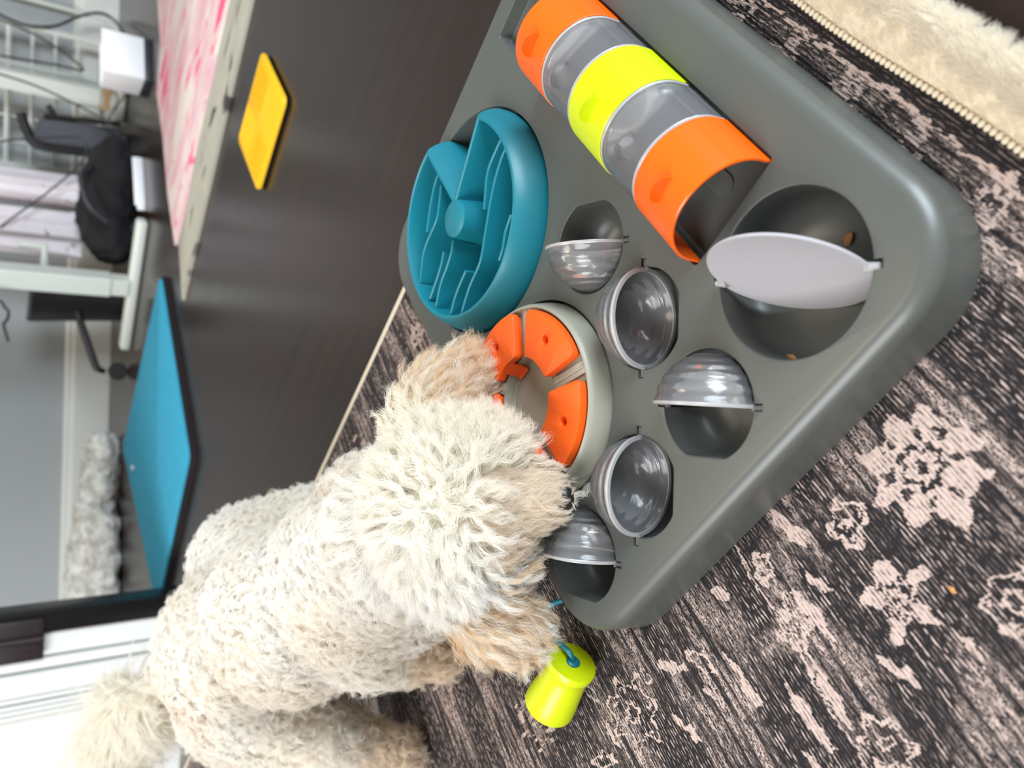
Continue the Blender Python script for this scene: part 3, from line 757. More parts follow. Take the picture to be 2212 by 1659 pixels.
# pink blanket-like rug with grey border
def pink_mat():
    mt = mat('pink_rug', srgb(226, 190, 196), .95, .2); n = NT(mt); v = n.mapping(n.coord(), rot=(0, 0, -BOARD_YAW))
    a = n.noise(n.mapping(v, scale=(26, 6, 1)), 1, 3, .6, .5); b_ = n.noise(n.mapping(v, scale=(22, 5, 1), loc=(4, 9, 0)), 1, 3, .65, .6); c3 = n.noise(n.mapping(v, scale=(50, 24, 1)), 1, 3, .7)
    c_ = n.mix(n.ramp(a, .4, .62), srgb(214, 170, 180), srgb(216, 206, 198)); c_ = n.mix(n.ramp(b_, .56, .62), c_, srgb(224, 96, 132)); c_ = n.mix(n.m('MULTIPLY', n.ramp(c3, .62, .72), .6), c_, srgb(140, 110, 120))
    n.put(c_, n.b.inputs['Base Color']); n.bump(c3, .5, .004); return mt
def greyborder():
    mt = mat('grey_rug_border', srgb(176, 172, 158), .95, .2); n = NT(mt); v = n.mapping(n.coord(), rot=(0, 0, -BOARD_YAW))
    a = n.noise(n.mapping(v, scale=(40, 9, 1)), 1, 3, .6, .5)
    n.put(n.mix(n.ramp(a, .60, .68), n.mix(n.noise(v, 18, 3), srgb(152, 150, 138), srgb(176, 172, 158)), srgb(70, 66, 66)), n.b.inputs['Base Color']); return mt
pk = thing('pink_rug', 'pink and white mottled rug with grey border at the far floor', 'rug', (.6, 1.55, 0))
po = Vector((.6, 1.55, 0))
near_r, corner, far_r = Vector((1.02, .79, 0)), fl(393, 648, .006), Vector((1.30, 2.02, 0)); far_m = fl(350, 200, .01)
def poly2(P): return [tuple((q_ - po)[:2]) for q_ in P]
ring = [near_r, Vector((1.6, 1.3, 0)), far_r, far_m, fl(366, 300, .01), fl(380, 520, .01), corner]
bm = bmesh.new(); prism_bm(bm, poly2(ring), 0, .006, .001); bm_obj('rug_border', bm, greyborder(), pk)
ring2 = [near_r + Vector((.06, .06, 0)), Vector((1.6, 1.35, 0)), far_r + Vector((0, -.02, 0)), fl(347, 100, .010), fl(338, 200, .010), fl(352, 300, .010), fl(362, 420, .010), fl(378, 530, .010), fl(392, 470, .010), fl(425, 300, .010)]
bm = bmesh.new(); prism_bm(bm, poly2(ring2), .0055, .011, .0015); bm_obj('pink_panel', bm, pink_mat(), pk)

# desk with two white legs
desk = thing('desk_frame', 'white metal desk frame with square column and T-shaped foot', 'desk', (.20, 1.98, 0))
do = Vector((.20, 1.98, 0)); FA = math.atan2(2.078 - 1.904, .059 - .345)
def leg(cx, cy, fl_=.165):
    dl = Vector((cx, cy, 0)) - do; X = Matrix.Translation(dl) @ Matrix.Rotation(FA, 4, 'Z')
    bm = bmesh.new(); add_box(bm, -.0195, .0195, -.0195, .0195, .022, .06, .002, 1, X); bm_obj('lower_column', bm, M['white_metal'], desk)
    bm = bmesh.new(); add_box(bm, -.022, .022, -.022, .022, .06, .70, .002, 1, X); bm_obj('column', bm, M['white_metal'], desk)
    bm = bmesh.new(); add_box(bm, -fl_, fl_, -.016, .016, .0, .024, .008, 3, X); bm_obj('foot', bm, M['white_metal'], desk)
leg(.203, 1.99); leg(.69, 2.21, .05)
p0, p1 = at(96, 565, 2.03) - do, at(96, 532, 2.03) - do
bm = bmesh.new(); tube_bm(bm, [p0 + Vector((-.04, 0, 0)), p0, p1, p1 + Vector((0, 0, .05))], .009, 8); bm_obj('bracket', bm, M['white_metal'], desk)
# white wire rack
rack = thing('wire_rack', 'white wire rack standing against the wall behind the desk', 'rack', (.62, 2.25, 0)); ro = Vector((.62, 2.25, 0))
YR = 2.295
def vpost(px, py, r, z0=0.0, Y=YR):
    p = at(px, py, Y) - ro; bm = bmesh.new(); tube_bm(bm, [(p.x, p.y, z0), (p.x, p.y, .66)], r, 8); bm_obj('post', bm, M['white_metal'], rack); return p.x
xs_ = [vpost(202, 92, .0085), vpost(210, 178, .0075), vpost(187, 383, .010), vpost(200, 35, .006, 0, YR + .05)]
for z, r in ((.045, .006), (.10, .004), (.15, .004), (.20, .004), (.25, .006), (.31, .004), (.36, .006)):
    bm = bmesh.new(); tube_bm(bm, [(xs_[2], YR - ro.y, z), (xs_[0], YR - ro.y, z)], r, 6); bm_obj('cross_wire', bm, M['white_metal'], rack)
for k in range(3):
    x = xs_[1] + (xs_[2] - xs_[1]) * (k + 1) / 4
    bm = bmesh.new(); tube_bm(bm, [(x, YR - ro.y + .008, .045), (x, YR - ro.y + .008, .36)], .0034, 6); bm_obj('grid_wire', bm, M['white_metal'], rack)
# hanging curtains with hems
cur = mat('pale_speckled_cloth', srgb(222, 214, 220), .9, .2); nc = NT(cur)
nc.put(nc.mix(nc.m('MULTIPLY', nc.ramp(nc.noise(nc.coord(), 55, 2), .66, .72), .8), nc.mix(nc.noise(nc.coord(), 12, 2), srgb(214, 206, 213), srgb(238, 232, 235)), srgb(110, 100, 112)), nc.b.inputs['Base Color'])
def curtain(pya, pyb, Y, zb, label, seed):
    a, b = at(150, pya, Y), at(150, pyb, Y); wdt = abs(a.x - b.x); cx = (a.x + b.x) / 2
    o = thing('curtain', label, 'curtain', (cx, Y, zb), 0, 'pale curtains under the desk'); r_ = random.Random(seed)
    for nm, z0, z1, g in (('cloth', .02, .60, 1.0), ('hem', 0.0, .021, 1.05)):
        bm = bmesh.new(); rings = []; nz = 14 if nm == 'cloth' else 3
        for j in range(nz + 1):
            z = z0 + (z1 - z0) * j / nz; ring = []
            for k in range(40):
                an = 2 * math.pi * k / 40; fold = 1 + .15 * math.sin(5 * an + seed + z * 5) + .09 * math.sin(9 * an + seed * 2)
                wz = g * (1 - .25 * min(1, z / .6)); ring.append(bm.verts.new((math.cos(an) * wdt / 2 * fold * wz, math.sin(an) * .042 * fold, z)))
            rings.append(ring)
        for j in range(nz):
            for k in range(40): bm.faces.new((rings[j][k], rings[j][(k + 1) % 40], rings[j + 1][(k + 1) % 40], rings[j + 1][k]))
        bm.faces.new(rings[0][::-1]); bm.faces.new(rings[-1]); bm_obj(nm, bm, cur, o)
curtain(385, 448, 2.19, .105, 'pale lilac gathered curtain end next to the dark tray', 1.0)
curtain(468, 556, 2.17, .100, 'pale lilac speckled curtain end nearest the desk leg', 2.3)
# black bag on the floor
def blob(name, parts, mt, vox, parent=None, disp=0.0, seed=0.0, smooth_it=4):
    """one closed surface around a set of ellipsoids / tapered capsules"""
    bm = bmesh.new()
    for pr in parts:
        if pr[0] == 'e':
            _, c_, rr, rot = pr
            X = Matrix.Translation(c_) @ rot.to_4x4() @ Matrix.Diagonal((*rr, 1)); bmesh.ops.create_icosphere(bm, subdivisions=4, radius=1, matrix=X)
        else:
            _, a, ra, b, rb = pr; a, b = Vector(a), Vector(b); n_ = max(2, int((b - a).length / (min(ra, rb) * .35)))
            for k in range(n_ + 1):
                t = k / n_; bmesh.ops.create_icosphere(bm, subdivisions=3, radius=ra + (rb - ra) * t, matrix=Matrix.Translation(a.lerp(b, t)))
    me = bpy.data.meshes.new('tmp'); bm.to_mesh(me); bm.free(); o = bpy.data.objects.new('tmp', me); C.objects.link(o)
    md = o.modifiers.new('r', 'REMESH'); md.mode = 'VOXEL'; md.voxel_size = vox
    sm = o.modifiers.new('s', 'SMOOTH'); sm.iterations = smooth_it; sm.factor = .6
    dg = bpy.context.evaluated_depsgraph_get(); me2 = bpy.data.meshes.new_from_object(o.evaluated_get(dg)); bpy.data.objects.remove(o); bpy.data.meshes.remove(me)
    me2.name = name
    if disp:
        for v in me2.vertices: v.co += v.normal * disp * (noise.noise(v.co * 28 + Vector((seed, 0, 0))) + .5 * noise.noise(v.co * 70))
    me2.materials.clear(); me2.materials.append(mt)
    me2.polygons.foreach_set('use_smooth', [True] * len(me2.polygons)); return me2
I3 = Matrix.Identity(3)
bag_o = Vector((.415, 2.045, 0)); bag = thing('black_bag', 'slumped black fabric bag on the floor behind the desk foot', 'bag', bag_o)
me = blob('bag_body', [('e', (-.02, .03, .06), (.13, .07, .062), I3), ('e', (.06, .0, .05), (.08, .06, .052), I3), ('e', (-.10, .02, .045), (.06, .05, .047), I3)], M['dark_fabric'], .007, None, .010, 3)
for v in me.vertices: v.co.z = max(v.co.z, .001)
link('bag_body', me, None, bag)
tube_obj('strap', spline([(.05, -.02, .10), (.02, -.06, .125), (-.04, -.07, .11), (-.07, -.055, .07)], 6), .006, M['charcoal'], bag, 8)
M['paper'] = painted('bright_paper', srgb(244, 244, 246), .6)
pa, pb_e = fl(300, 338, 0), fl(308, 470, 0); pd = pb_e - pa
pb = thing('paper_stack', 'bright white folded paper beside the black bag', 'paper', (pa + pb_e) / 2 - Vector((0, .03, 0)), math.atan2(pd.y, pd.x))
box_obj('sheet', -.070, .070, -.003, .003, 0, .016, M['paper'], pb, .001); box_obj('sheet', -.066, .062, .004, .006, 0, .022, M['paper'], pb, .001)
# dark tray with curved arm, standing under the desk
tr = thing('cable_tray', 'dark grey plastic tray with a curved arm under the desk', 'tray', (.56, 2.17, 0)); to = Vector((.56, 2.17, 0)); YT = 2.17
c4 = [at(85, 252, YT), at(262, 282, YT), at(268, 336, YT), at(70, 312, YT)]
bm = bmesh.new(); fr_ = [bm.verts.new(p - to + Vector((0, -.012, 0))) for p in c4]; bk = [bm.verts.new(p - to + Vector((0, .012, 0))) for p in c4]
bm.faces.new(fr_); bm.faces.new(bk[::-1])
for k in range(4): bm.faces.new((fr_[k], bk[k], bk[(k + 1) % 4], fr_[(k + 1) % 4]))
bmesh.ops.bevel(bm, geom=list(bm.edges), offset=.004, segments=2, affect='EDGES'); bm_obj('tray_body', bm, M['charcoal'], tr)
tube_obj('rail', spline([at(262, 336, YT - .02) - to, at(160, 326, YT - .02) - to, at(80, 312, YT - .02) - to, at(60, 285, YT - .02) - to, at(45, 245, YT - .02) - to], 6), .011, M['black'], tr, 8)
tube_obj('rib', [at(258, 268, YT - .016) - to, at(95, 250, YT - .016) - to], .006, M['black'], tr, 8)
tube_obj('clip', [at(118, 252, YT) - to, at(105, 228, YT) - to], .007, M['black'], tr, 8)
foot_p = at(268, 320, YT) - to
box_obj('tray_foot', foot_p.x - .03, foot_p.x + .03, -.03, .03, .0, max(.02, foot_p.z + .01), M['black'], tr, .003)
# white paper box, tan strip
bx = thing('paper_box', 'small bright white open box on the far floor', 'box', (.700, 1.96, 0), R(14))
box_obj('box_front', -.052, .052, -.035, -.032, .012, .098, M['paper'], bx, .001); box_obj('box_side', -.052, -.049, -.032, .035, .012, .092, M['paper'], bx, .001); box_obj('box_side', .049, .052, -.032, .035, .012, .092, M['paper'], bx, .001)
box_obj('box_back', -.052, .052, .032, .035, .012, .092, M['paper'], bx, .001); box_obj('box_base', -.053, .053, -.036, .036, 0, .012, M['charcoal'], bx, .001)
card = mat('tan_cardboard', srgb(176, 146, 108), .9)
cpts = [at(232, 100, 2.1), at(236, 140, 2.1), at(232, 190, 2.1), at(228, 238, 2.1)]
cb = thing('cardboard_strip', 'torn tan cardboard strip standing beside the white box', 'cardboard', (cpts[1].x, 2.1, 0)); co_ = Vector((cpts[1].x, 2.1, 0))
bm = bmesh.new(); rows = []
for k, p in enumerate(spline(cpts, 5)):
    h = .009 + .002 * math.sin(k * 1.3); rows.append([bm.verts.new(p - co_ + Vector((0, dy, dz))) for dy, dz in ((-.002, -h), (-.002, h), (.002, h), (.002, -h))])
for k in range(len(rows) - 1):
    for j in range(4): bm.faces.new((rows[k][j], rows[k][(j + 1) % 4], rows[k + 1][(j + 1) % 4], rows[k + 1][j]))
bm.faces.new(rows[0][::-1]); bm.faces.new(rows[-1]); bm_obj('strip', bm, card, cb)
sup = cpts[1] - co_
box_obj('support_flap', sup.x - .02, sup.x + .02, .002, .03, 0, max(.02, sup.z), card, cb, .001)
# black equipment case and stand with castor beside the desk leg
cs = thing('equipment_case', 'black tapered case standing behind the white desk leg', 'case', (.15, 2.12, 0))
co_ = Vector((.15, 2.12, 0)); YC = 2.10
q4 = [at(72, 615, YC), at(288, 640, YC), at(283, 690, YC), at(64, 690, YC)]
bm = bmesh.new(); fr_ = [bm.verts.new(Vector((p.x, p.y, max(p.z, .002))) - co_) for p in q4]; bk = [bm.verts.new(v.co + Vector((0, .10, 0))) for v in fr_]
bm.faces.new(fr_); bm.faces.new(bk[::-1])
for k in range(4): bm.faces.new((fr_[k], bk[k], bk[(k + 1) % 4], fr_[(k + 1) % 4]))
bmesh.ops.bevel(bm, geom=list(bm.edges), offset=.004, segments=2, affect='EDGES'); bm_obj('case_body', bm, M['black'], cs)
st_p = [at(168, 672, YC) - co_, at(172, 690, YC) - co_, at(206, 790, YC) - co_, at(212, 798, YC) - co_]
tube_obj('stand_leg', st_p, .0085, M['black'], cs, 8)
wp = at(236, 802, YC) - co_
tube_obj('castor_fork', [st_p[-1], Vector((wp.x, 0, wp.z + .01))], .007, M['black'], cs, 8)
lathe_obj('castor', [(0, -.008), (.018, -.008), (.021, -.004), (.021, .004), (.018, .008), (0, .008)], M['black'], cs, 24, Matrix.Translation((wp.x, wp.y, .0215)) @ Matrix.Rotation(R(90), 4, 'X'))
# cables
def cable(pts, r, label, mt='black'):
    P = spline(pts, 8); o = tube_obj('cable', P, r, M[mt], None, 6); tag(o, label, 'cable', 'cables under the desk')
YK = 2.28
cable([at(-60, 0, YK), at(0, 32, YK), at(60, 55, YK), at(120, 56, YK), at(170, 36, YK), at(215, 28, YK), at(245, 42, YK), at(268, 72, YK - .2)], .0036, 'black cable arching over the top of the wire rack')
cable([at(-40, 30, YK - .05), at(40, 58, YK - .05), at(110, 95, YK - .05), at(180, 150, YK - .05), at(120, 140, YK - .05), at(0, 120, YK - .05)], .0026, 'thin black cable looping through the wire rack')
cable([at(-40, 150, 2.12), at(0, 160, 2.12), at(100, 195, 2.12), at(230, 262, 2.12), at(262, 300, 2.12)], .0024, 'thin grey cable crossing in front of the far desk leg', 'charcoal')
cable([at(300, 178, 2.02), at(285, 190, 2.03), at(268, 210, 2.05), at(250, 230, 2.07), at(232, 262, 2.1)], .0022, 'thin cable trailing from the white box towards the dark tray', 'charcoal')
cable([at(0, 305, 2.115), at(90, 298, 2.115), at(175, 300, 2.115), at(180, 345, 2.115), at(110, 410, 2.115), at(0, 490, 2.115)], .0024, 'thin grey cable crossing the pale curtains', 'charcoal')
cable([at(-30, 640, 1.95), at(2, 652, 1.95), at(10, 664, 1.95), at(18, 672, 1.95), at(16, 690, 1.95), at(8, 702, 1.95), at(18, 738, 1.95)], .0032, 'black cable end hanging down beside the desk leg')
# grey fluffy bed along the wall
M['fluff'] = mat('grey_fleece', srgb(190, 188, 180), .95, .1); nf = NT(M['fluff'])
nf.put(nf.mix(nf.ramp(nf.noise(nf.coord(), 45, 4, .7), .35, .65), srgb(172, 170, 162), srgb(226, 224, 218)), nf.b.inputs['Base Color'])
bed = thing('pet_bed', 'long grey fluffy bolster lying along the wall behind the blue mat', 'pet bed', (-.45, 2.2, 0))
me = blob('bolster', [('c', (.27, -.02, .040), .038, (-.05, .02, .055), .052), ('c', (-.05, .02, .055), .052, (-.45, .02, .055), .052), ('c', (.08, -.07, .035), .035, (-.45, -.07, .035), .035)], M['fluff'], .008, None, .012, 2, 2)
for v in me.vertices: v.co.z = max(v.co.z, .001)
link('bolster', me, None, bed)

# ------------------------------------------------------------------ hair generator
def hair_object(name, P, rad_root, tint, mt, parent=None):
    """P: (N, K, 3) strand points; one hair curves object"""
    N, K, _ = P.shape; cu = bpy.data.hair_curves.new(name); cu.add_curves([K] * N)
    cu.attributes['position'].data.foreach_set('vector', np.ascontiguousarray(P, np.float32).ravel())
    ra = cu.attributes.get('radius') or cu.attributes.new('radius', 'FLOAT', 'POINT'); t = np.linspace(0, 1, K)
    rr = (np.asarray(rad_root).reshape(-1, 1) * (1 - .75 * t ** 1.5)[None, :]) * np.ones((N, 1)); ra.data.foreach_set('value', rr.astype(np.float32).ravel())
    ta = cu.attributes.new('tint', 'FLOAT_COLOR', 'CURVE'); ta.data.foreach_set('color', np.concatenate([tint, np.ones((N, 1))], 1).astype(np.float32).ravel())
    cu.materials.append(mt); o = bpy.data.objects.new(name, cu); C.objects.link(o)
    if parent is not None: o.parent = parent
    return o
def fur_material(name):
    mt = bpy.data.materials.new(name); mt.use_nodes = True; t = mt.node_tree; t.nodes.clear(); out = t.nodes.new('ShaderNodeOutputMaterial')
    at_ = t.nodes.new('ShaderNodeAttribute'); at_.attribute_name = 'tint'
    df = t.nodes.new('ShaderNodeBsdfDiffuse'); tl = t.nodes.new('ShaderNodeBsdfTranslucent'); gl = t.nodes.new('ShaderNodeBsdfGlossy'); gl.inputs['Roughness'].default_value = .45
    for b_ in (df, tl): t.links.new(at_.outputs['Color'], b_.inputs[0])
    m0 = t.nodes.new('ShaderNodeMixShader'); m0.inputs[0].default_value = .50; t.links.new(df.outputs[0], m0.inputs[1]); t.links.new(tl.outputs[0], m0.inputs[2])
    m1 = t.nodes.new('ShaderNodeMixShader'); m1.inputs[0].default_value = .05; t.links.new(m0.outputs[0], m1.inputs[1]); t.links.new(gl.outputs[0], m1.inputs[2]); t.links.new(m1.outputs[0], out.inputs[0])
    return mt
M['fur'] = fur_material('dog_fur')
def nrm(v): return v / np.maximum(np.linalg.norm(v, axis=-1, keepdims=True), 1e-9)
def sample(me, n, weight):
    me.calc_loop_triangles(); T = np.empty(len(me.loop_triangles) * 3, np.int32); me.loop_triangles.foreach_get('vertices', T); T = T.reshape(-1, 3)
    V = np.empty(len(me.vertices) * 3, np.float32); me.vertices.foreach_get('co', V); V = V.reshape(-1, 3); N = np.empty(len(me.vertices) * 3, np.float32); me.vertices.foreach_get('normal', N); N = N.reshape(-1, 3)
    a, b, c_ = V[T[:, 0]], V[T[:, 1]], V[T[:, 2]]; ar = np.linalg.norm(np.cross(b - a, c_ - a), axis=1) / 2
    cen_ = (a + b + c_) / 3; nn = nrm(N[T].mean(1)); wgt = ar * weight(cen_, nn); wgt /= wgt.sum()
    k = rng.choice(len(T), n, p=wgt); r1 = np.sqrt(rng.random(n)); r2 = rng.random(n); u, v, w_ = 1 - r1, r1 * (1 - r2), r1 * r2
    p = a[k] * u[:, None] + b[k] * v[:, None] + c_[k] * w_[:, None]; m_ = N[T[k]]; nn = nrm(m_[:, 0] * u[:, None] + m_[:, 1] * v[:, None] + m_[:, 2] * w_[:, None])
    return p, nn
def grow(p, n, flow, L_, lift, grav, amp, freq, K, per, spread, clump, tint, tint_var, rad, jitter=.25):
    """locks of wavy hair; every argument per lock (arrays) or scalar"""
    NL = len(p); A = lambda v: np.broadcast_to(np.asarray(v, float), (NL,)) 
    L_, lift, grav, amp, freq, spread, clump, rad = map(A, (L_, lift, grav, amp, freq, spread, clump, rad))
    flow = flow - n * (flow * n).sum(1, keepdims=True); flow = nrm(flow); side = nrm(np.cross(n, flow))
    t = np.linspace(0, 1, K); path = np.zeros((NL, K, 3)); cur_ = p.copy() - n * .001; path[:, 0] = cur_
    for k in range(1, K):
        tt = t[k]; d = n * (lift * (1 - .75 * tt))[:, None] + flow * (.35 + tt)[None].repeat(NL, 0).reshape(-1, 1) if False else n * (lift * (1 - .75 * tt))[:, None] + flow * (.35 + tt)
        d = d + np.array([0, 0, -1.0]) * (grav * tt)[:, None]; d = nrm(d); cur_ = cur_ + d * (L_ / (K - 1))[:, None]; path[:, k] = cur_
    ph = rng.random(NL) * 6.283; env = (t ** .6)[None, :]
    S = np.repeat(path, per, 0); idx = np.repeat(np.arange(NL), per); M_ = len(S)
    ang = rng.random(M_) * 6.283; rr = np.sqrt(rng.random(M_)) * spread[idx]
    off = side[idx] * (np.cos(ang) * rr)[:, None] + flow[idx] * (np.sin(ang) * rr)[:, None]
    S = S + off[:, None, :] * (1 - clump[idx][:, None] * t[None, :] ** .8)[:, :, None]
    phs = ph[idx] + rng.normal(0, .25, M_); am = amp[idx] * (1 + rng.normal(0, jitter, M_)); fr_ = freq[idx] * (1 + rng.normal(0, .08, M_))
    wv = 2 * np.pi * fr_[:, None] * t[None, :] + phs[:, None]
    S = S + side[idx][:, None, :] * ((np.sin(wv) - np.sin(phs)[:, None]) * am[:, None] * env)[:, :, None] + n[idx][:, None, :] * ((np.cos(wv) * .6 + .15) * am[:, None] * env)[:, :, None]
    S = S + rng.normal(0, 1, (M_, 1, 3)) * (.03 * L_[idx])[:, None, None] * (t ** 2)[None, :, None]
    tn = np.clip(tint[idx] * (1 + rng.normal(0, tint_var, (M_, 1))), 0, .985)
    return S, tn, rad[idx] * (1 + rng.normal(0, .15, M_))

# ------------------------------------------------------------------ the dog
DO = Vector((-.18, .62, RUG))
dog = thing('dog', 'small curly cream dog bending its head over the puzzle board', 'dog', DO)
HEAD = Vector((-.079, .414, .106))
def rotz_(a): return Matrix.Rotation(R(a), 3, 'Z')
parts = [
    ('e', (-.203, .658, .118), (.068, .085, .066), rotz_(25)), ('e', (-.163, .592, .094), (.066, .070, .064), rotz_(25)), ('e', (-.250, .738, .136), (.070, .082, .068), rotz_(25)),
    ('c', (-.155, .578, .098), .054, (-.100, .475, .106), .042), ('e', HEAD, (.050, .052, .044), I3),
    ('c', (-.074, .388, .094), .026, (-.069, .372, .076), .017), ('e', (-.152, .562, .070), (.058, .050, .050), I3),
    # front legs
    ('c', (-.208, .585, .085), .036, (-.222, .585, .042), .026), ('c', (-.222, .585, .042), .026, (-.228, .578, .022), .021),
    ('c', (-.100, .585, .085), .034, (-.076, .590, .040), .024), ('c', (-.076, .590, .040), .024, (-.072, .583, .022), .020),
    # hind legs
    ('c', (-.295, .735, .130), .058, (-.330, .685, .085), .036), ('c', (-.330, .685, .085), .036, (-.345, .655, .045), .026), ('c', (-.345, .655, .045), .026, (-.345, .635, .024), .022),
    ('c', (-.185, .770, .115), .055, (-.150, .745, .075), .036), ('c', (-.150, .745, .075), .036, (-.140, .770, .040), .024), ('c', (-.140, .770, .040), .024, (-.138, .750, .023), .021),
    # tail
    ('c', (-.292, .800, .176), .022, (-.335, .845, .210), .016), ('c', (-.335, .845, .210), .016, (-.375, .868, .226), .012), ('c', (-.375, .868, .226), .012, (-.405, .862, .220), .009),
    # ears
    ('c', (-.040, .447, .118), .014, (-.014, .462, .098), .016), ('c', (-.014, .462, .098), .016, (.002, .466, .076), .013),
    ('c', (-.118, .402, .114), .014, (-.140, .400, .096), .016), ('c', (-.140, .400, .096), .016, (-.152, .398, .078), .013)]
skin = mat('dog_skin', srgb(238, 230, 216), .9, .1)
dme = blob('dog_body', parts, skin, .005, None, 0, 0, 6)
for v in dme.vertices: v.co -= DO
body_o = link('dog_body', dme, None, dog)
nose_m = mat('dog_nose', srgb(28, 22, 22), .35)
bm = bmesh.new(); bmesh.ops.create_icosphere(bm, subdivisions=3, radius=.0075, matrix=Matrix.Translation(Vector((-.0675, .3600, .0660)) - DO) @ Matrix.Diagonal((1.1, .8, .85, 1))); bm_obj('nose', bm, nose_m, dog)
for sx in (-1, 1):
    bm = bmesh.new(); bmesh.ops.create_icosphere(bm, subdivisions=3, radius=.006, matrix=Matrix.Translation(Vector((-.077 + sx * .022, .3790, .084)) - DO)); bm_obj('eye', bm, nose_m, dog)
o3 = np.array(DO); Hn = np.array(HEAD); crown = np.array((-.072, .377, .132))
def region(w_):
    """per point: head, ear, tail, leg weights"""
    dh = np.linalg.norm(w_ - Hn, axis=1); head = dh < .064
    e1 = np.linalg.norm(w_ - np.array((-.012, .460, .094)), axis=1) < .036; e2 = np.linalg.norm(w_ - np.array((-.140, .400, .092)), axis=1) < .036
    muz = (w_[:, 1] < .374) & (w_[:, 2] < .125); tail = (w_[:, 1] > .80) & (w_[:, 2] > .16) & (w_[:, 0] < -.30)
    leg = w_[:, 2] < .055
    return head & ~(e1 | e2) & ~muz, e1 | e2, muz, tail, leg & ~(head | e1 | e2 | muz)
camp = np.array((0, 0, CAM_Z))
def wt(p_, n_):
    vd = nrm(camp - (p_ + o3)); return np.where((n_ * vd).sum(1) > -.25, 1.0, .3)
CREAM = np.array((.978, .93, .85)); WHITE = np.array((.984, .968, .94)); TAN = np.array((.90, .73, .53)); YEL = np.array((.978, .91, .775))
NB = 9500
p_, n_ = sample(dme, NB * 2, wt); wpos = p_ + o3; hd, er, mz, tl, lg = region(wpos)
strands, tints, rads = [], [], []
# body wool
k = ~(hd | er | mz | tl); pb_, nb_ = p_[k][:8500], n_[k][:8500]; wb = wpos[k][:8500]; lgb = lg[k][:8500]; NLk = len(pb_)
flow = np.tile(np.array((-.35, .9, 0.1)), (NLk, 1)) * -.2 + rng.normal(0, .8, (NLk, 3)) + np.array((0, 0, -.35))
mixv = np.clip(.55 + .5 * np.array([noise.noise(Vector(q) * 16) for q in wb]) * 1.6, 0, 1)[:, None]
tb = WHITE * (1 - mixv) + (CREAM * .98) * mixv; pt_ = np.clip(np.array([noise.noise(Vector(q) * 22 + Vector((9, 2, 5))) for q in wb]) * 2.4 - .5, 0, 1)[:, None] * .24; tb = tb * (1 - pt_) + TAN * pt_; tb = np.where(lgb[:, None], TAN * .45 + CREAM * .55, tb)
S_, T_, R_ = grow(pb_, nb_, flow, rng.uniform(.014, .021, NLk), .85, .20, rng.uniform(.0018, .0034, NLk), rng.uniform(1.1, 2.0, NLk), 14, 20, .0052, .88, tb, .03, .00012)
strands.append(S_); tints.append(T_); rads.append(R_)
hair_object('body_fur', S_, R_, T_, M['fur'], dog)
# head: long wavy locks falling away from the crown
p2, n2 = sample(dme, 26000, wt); w2_ = p2 + o3; hd, er, mz, tl, lg = region(w2_)
ph_, nh_ = p2[hd][:1700], n2[hd][:1700]; wh = w2_[hd][:1700]; NLk = len(ph_)
flow = (wh - crown) + rng.normal(0, .012, (NLk, 3)); flow[:, 2] -= .004
yv = np.clip((wh[:, 0:1] + .12) / .09, 0, 1); th_ = WHITE * (1 - yv) + (YEL * .8 + CREAM * .2) * yv
LK = np.where(wh[:, 2] > .10, rng.uniform(.026, .040, NLk), rng.uniform(.020, .030, NLk))
S_, T_, R_ = grow(ph_, nh_, flow, LK, .62, .25, rng.uniform(.0013, .0025, NLk), rng.uniform(1.5, 2.8, NLk), 24, 30, .0050, .95, th_, .04, .00011)
hair_object('head_fur', S_, R_, T_, M['fur'], dog)
# ears
pe, ne = p2[er][:1500], n2[er][:1500]; we = w2_[er][:1500]; NLk = len(pe)
flow = np.where((we[:, 0] > -.08)[:, None], np.array((.55, .10, -.75)), np.array((-.60, -.25, -.70))) + rng.normal(0, .34, (NLk, 3))
te = np.where((rng.random(NLk) < .7)[:, None], TAN, CREAM)
S_, T_, R_ = grow(pe, ne, flow, rng.uniform(.022, .035, NLk), .55, .25, rng.uniform(.0014, .0026, NLk), rng.uniform(1.4, 2.4, NLk), 20, 22, .0045, .86, te, .05, .00009)
hair_object('ear_fur', S_, R_, T_, M['fur'], dog)
# muzzle
pm_, nm_ = p2[mz][:900], n2[mz][:900]; wm = w2_[mz][:900]; NLk = len(pm_)
flow = np.tile(np.array((.12, -.35, -.8)), (NLk, 1)) + rng.normal(0, .25, (NLk, 3)); tm = np.tile(TAN * .4 + CREAM * .55, (NLk, 1))
S_, T_, R_ = grow(pm_, nm_, flow, rng.uniform(.009, .015, NLk), .45, .3, .0010, 1.0, 10, 14, .003, .7, tm, .08, .00008)
hair_object('muzzle_fur', S_, R_, T_, M['fur'], dog)
# tail plume
p3, n3 = sample(dme, 90000, lambda a, b: ((a[:, 1] + o3[1] > .80) & (a[:, 2] + o3[2] > .16) & (a[:, 0] + o3[0] < -.30)) + 1e-9); p3, n3 = p3[:1300], n3[:1300]; NLk = len(p3)
flow = np.tile(np.array((-.5, .15, -.05)), (NLk, 1)) + rng.normal(0, .45, (NLk, 3)); tt_ = np.tile(YEL * .6 + WHITE * .4, (NLk, 1))
S_, T_, R_ = grow(p3, n3, flow, rng.uniform(.035, .065, NLk), .9, .35, rng.uniform(.0015, .004, NLk), rng.uniform(.7, 1.4, NLk), 16, 14, .004, .7, tt_, .05, .00008)
hair_object('tail_fur', S_, R_, T_, M['fur'], dog)

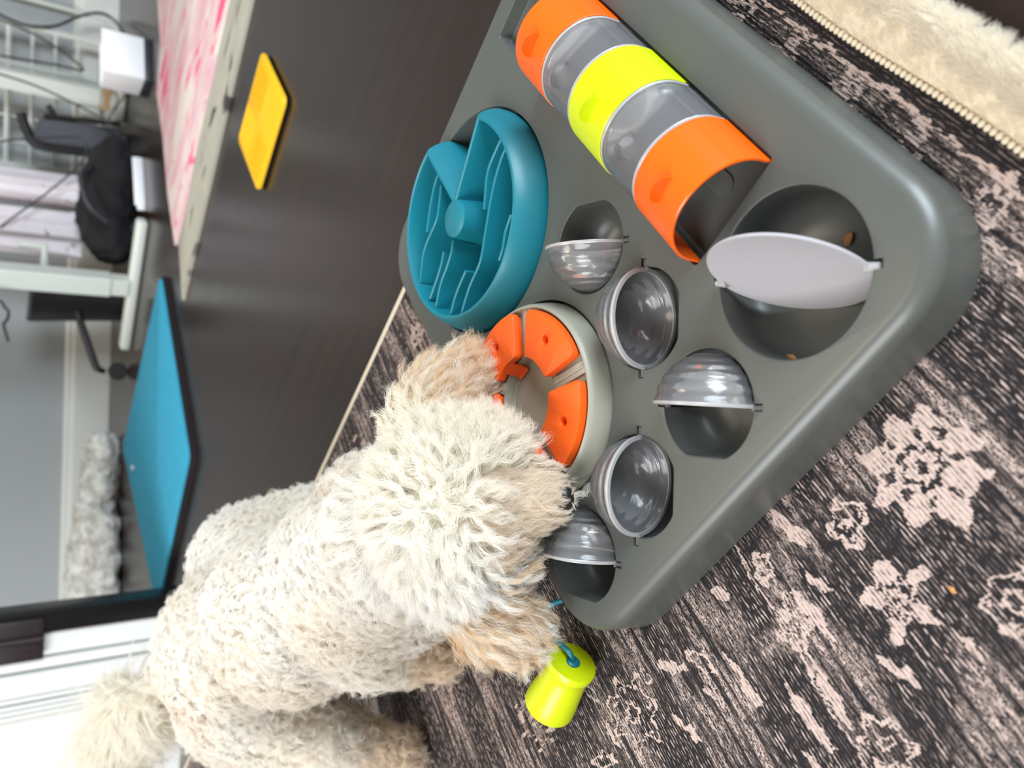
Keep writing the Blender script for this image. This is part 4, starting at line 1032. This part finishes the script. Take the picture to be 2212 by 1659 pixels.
# ------------------------------------------------------------------ cream fleece throw at the near right
fo = thing('fleece_throw', 'cream shaggy fleece throw with stitched edge on the rug corner', 'throw', bw(.24, .012, RUG), BOARD_YAW)
fx0, fx1 = -.30, .36; bm = bmesh.new(); rows = []
for k in range(60):
    x = fx0 + (fx1 - fx0) * k / 59; row = []
    for j in range(10):
        v = j / 9; y = .0150 - .0135 * 0 - v * .0215 + .0015 * math.sin(x * 30); row.append(bm.verts.new((x, y, .0006 + .012 * math.sin(v * math.pi * .55) + .0015 * math.sin(x * 40 + v * 5) * v)))
    rows.append(row)
low = [[bm.verts.new((v.co.x, v.co.y, .0002)) for v in row] for row in rows]
for a in range(59):
    for j in range(9):
        bm.faces.new((rows[a][j], rows[a + 1][j], rows[a + 1][j + 1], rows[a][j + 1])); bm.faces.new((low[a][j + 1], low[a + 1][j + 1], low[a + 1][j], low[a][j]))
    for j in (0, 9): bm.faces.new((rows[a][j], low[a][j], low[a + 1][j], rows[a + 1][j]))
for a in (0, 59):
    for j in range(9): bm.faces.new((rows[a][j], rows[a][j + 1], low[a][j + 1], low[a][j]))
ivory = mat('ivory_fleece', srgb(218, 206, 182), .95, .1)
cloth = bm_obj('fleece_cloth', bm, ivory, fo)
def wf(a, b): return (b[:, 2] > .2) * (.5 + 1.5 * (a[:, 1] < .002)) * ((a[:, 0] > -.24) & (a[:, 0] < .20))
pf, nf_ = sample(cloth.data, 4200, wf); NLk = len(pf); outer_ = np.clip((.010 - pf[:, 1]) / .014, 0, 1)
flow = np.tile(np.array((.35, -.6, 0.)), (NLk, 1)) + rng.normal(0, .25, (NLk, 3))
S_, T_, R_ = grow(pf, nf_, flow, .0035 + .010 * outer_ ** 2, .8, .1, .0003 + .0012 * outer_, 1.0, 8, 22, .0030, .35, np.tile(np.array((.92, .86, .745)), (NLk, 1)), .06, .00007)
pile = hair_object('fleece_pile', S_, R_, T_, M['fur'], fo)
bm = bmesh.new(); bmesh.ops.create_icosphere(bm, subdivisions=2, radius=.0017, matrix=Matrix.Diagonal((.95, 1.15, .8, 1))); sme = bpy.data.meshes.new('edge_stitch'); bm.to_mesh(sme); bm.free(); sme.materials.append(ivory); sme.polygons.foreach_set('use_smooth', [True] * len(sme.polygons))
for k in range(96):
    x = -.16 + k * .0034; o = link('edge_stitch', sme, None, fo); o.location = (x, .0160 + .0015 * math.sin(x * 30), .0022)
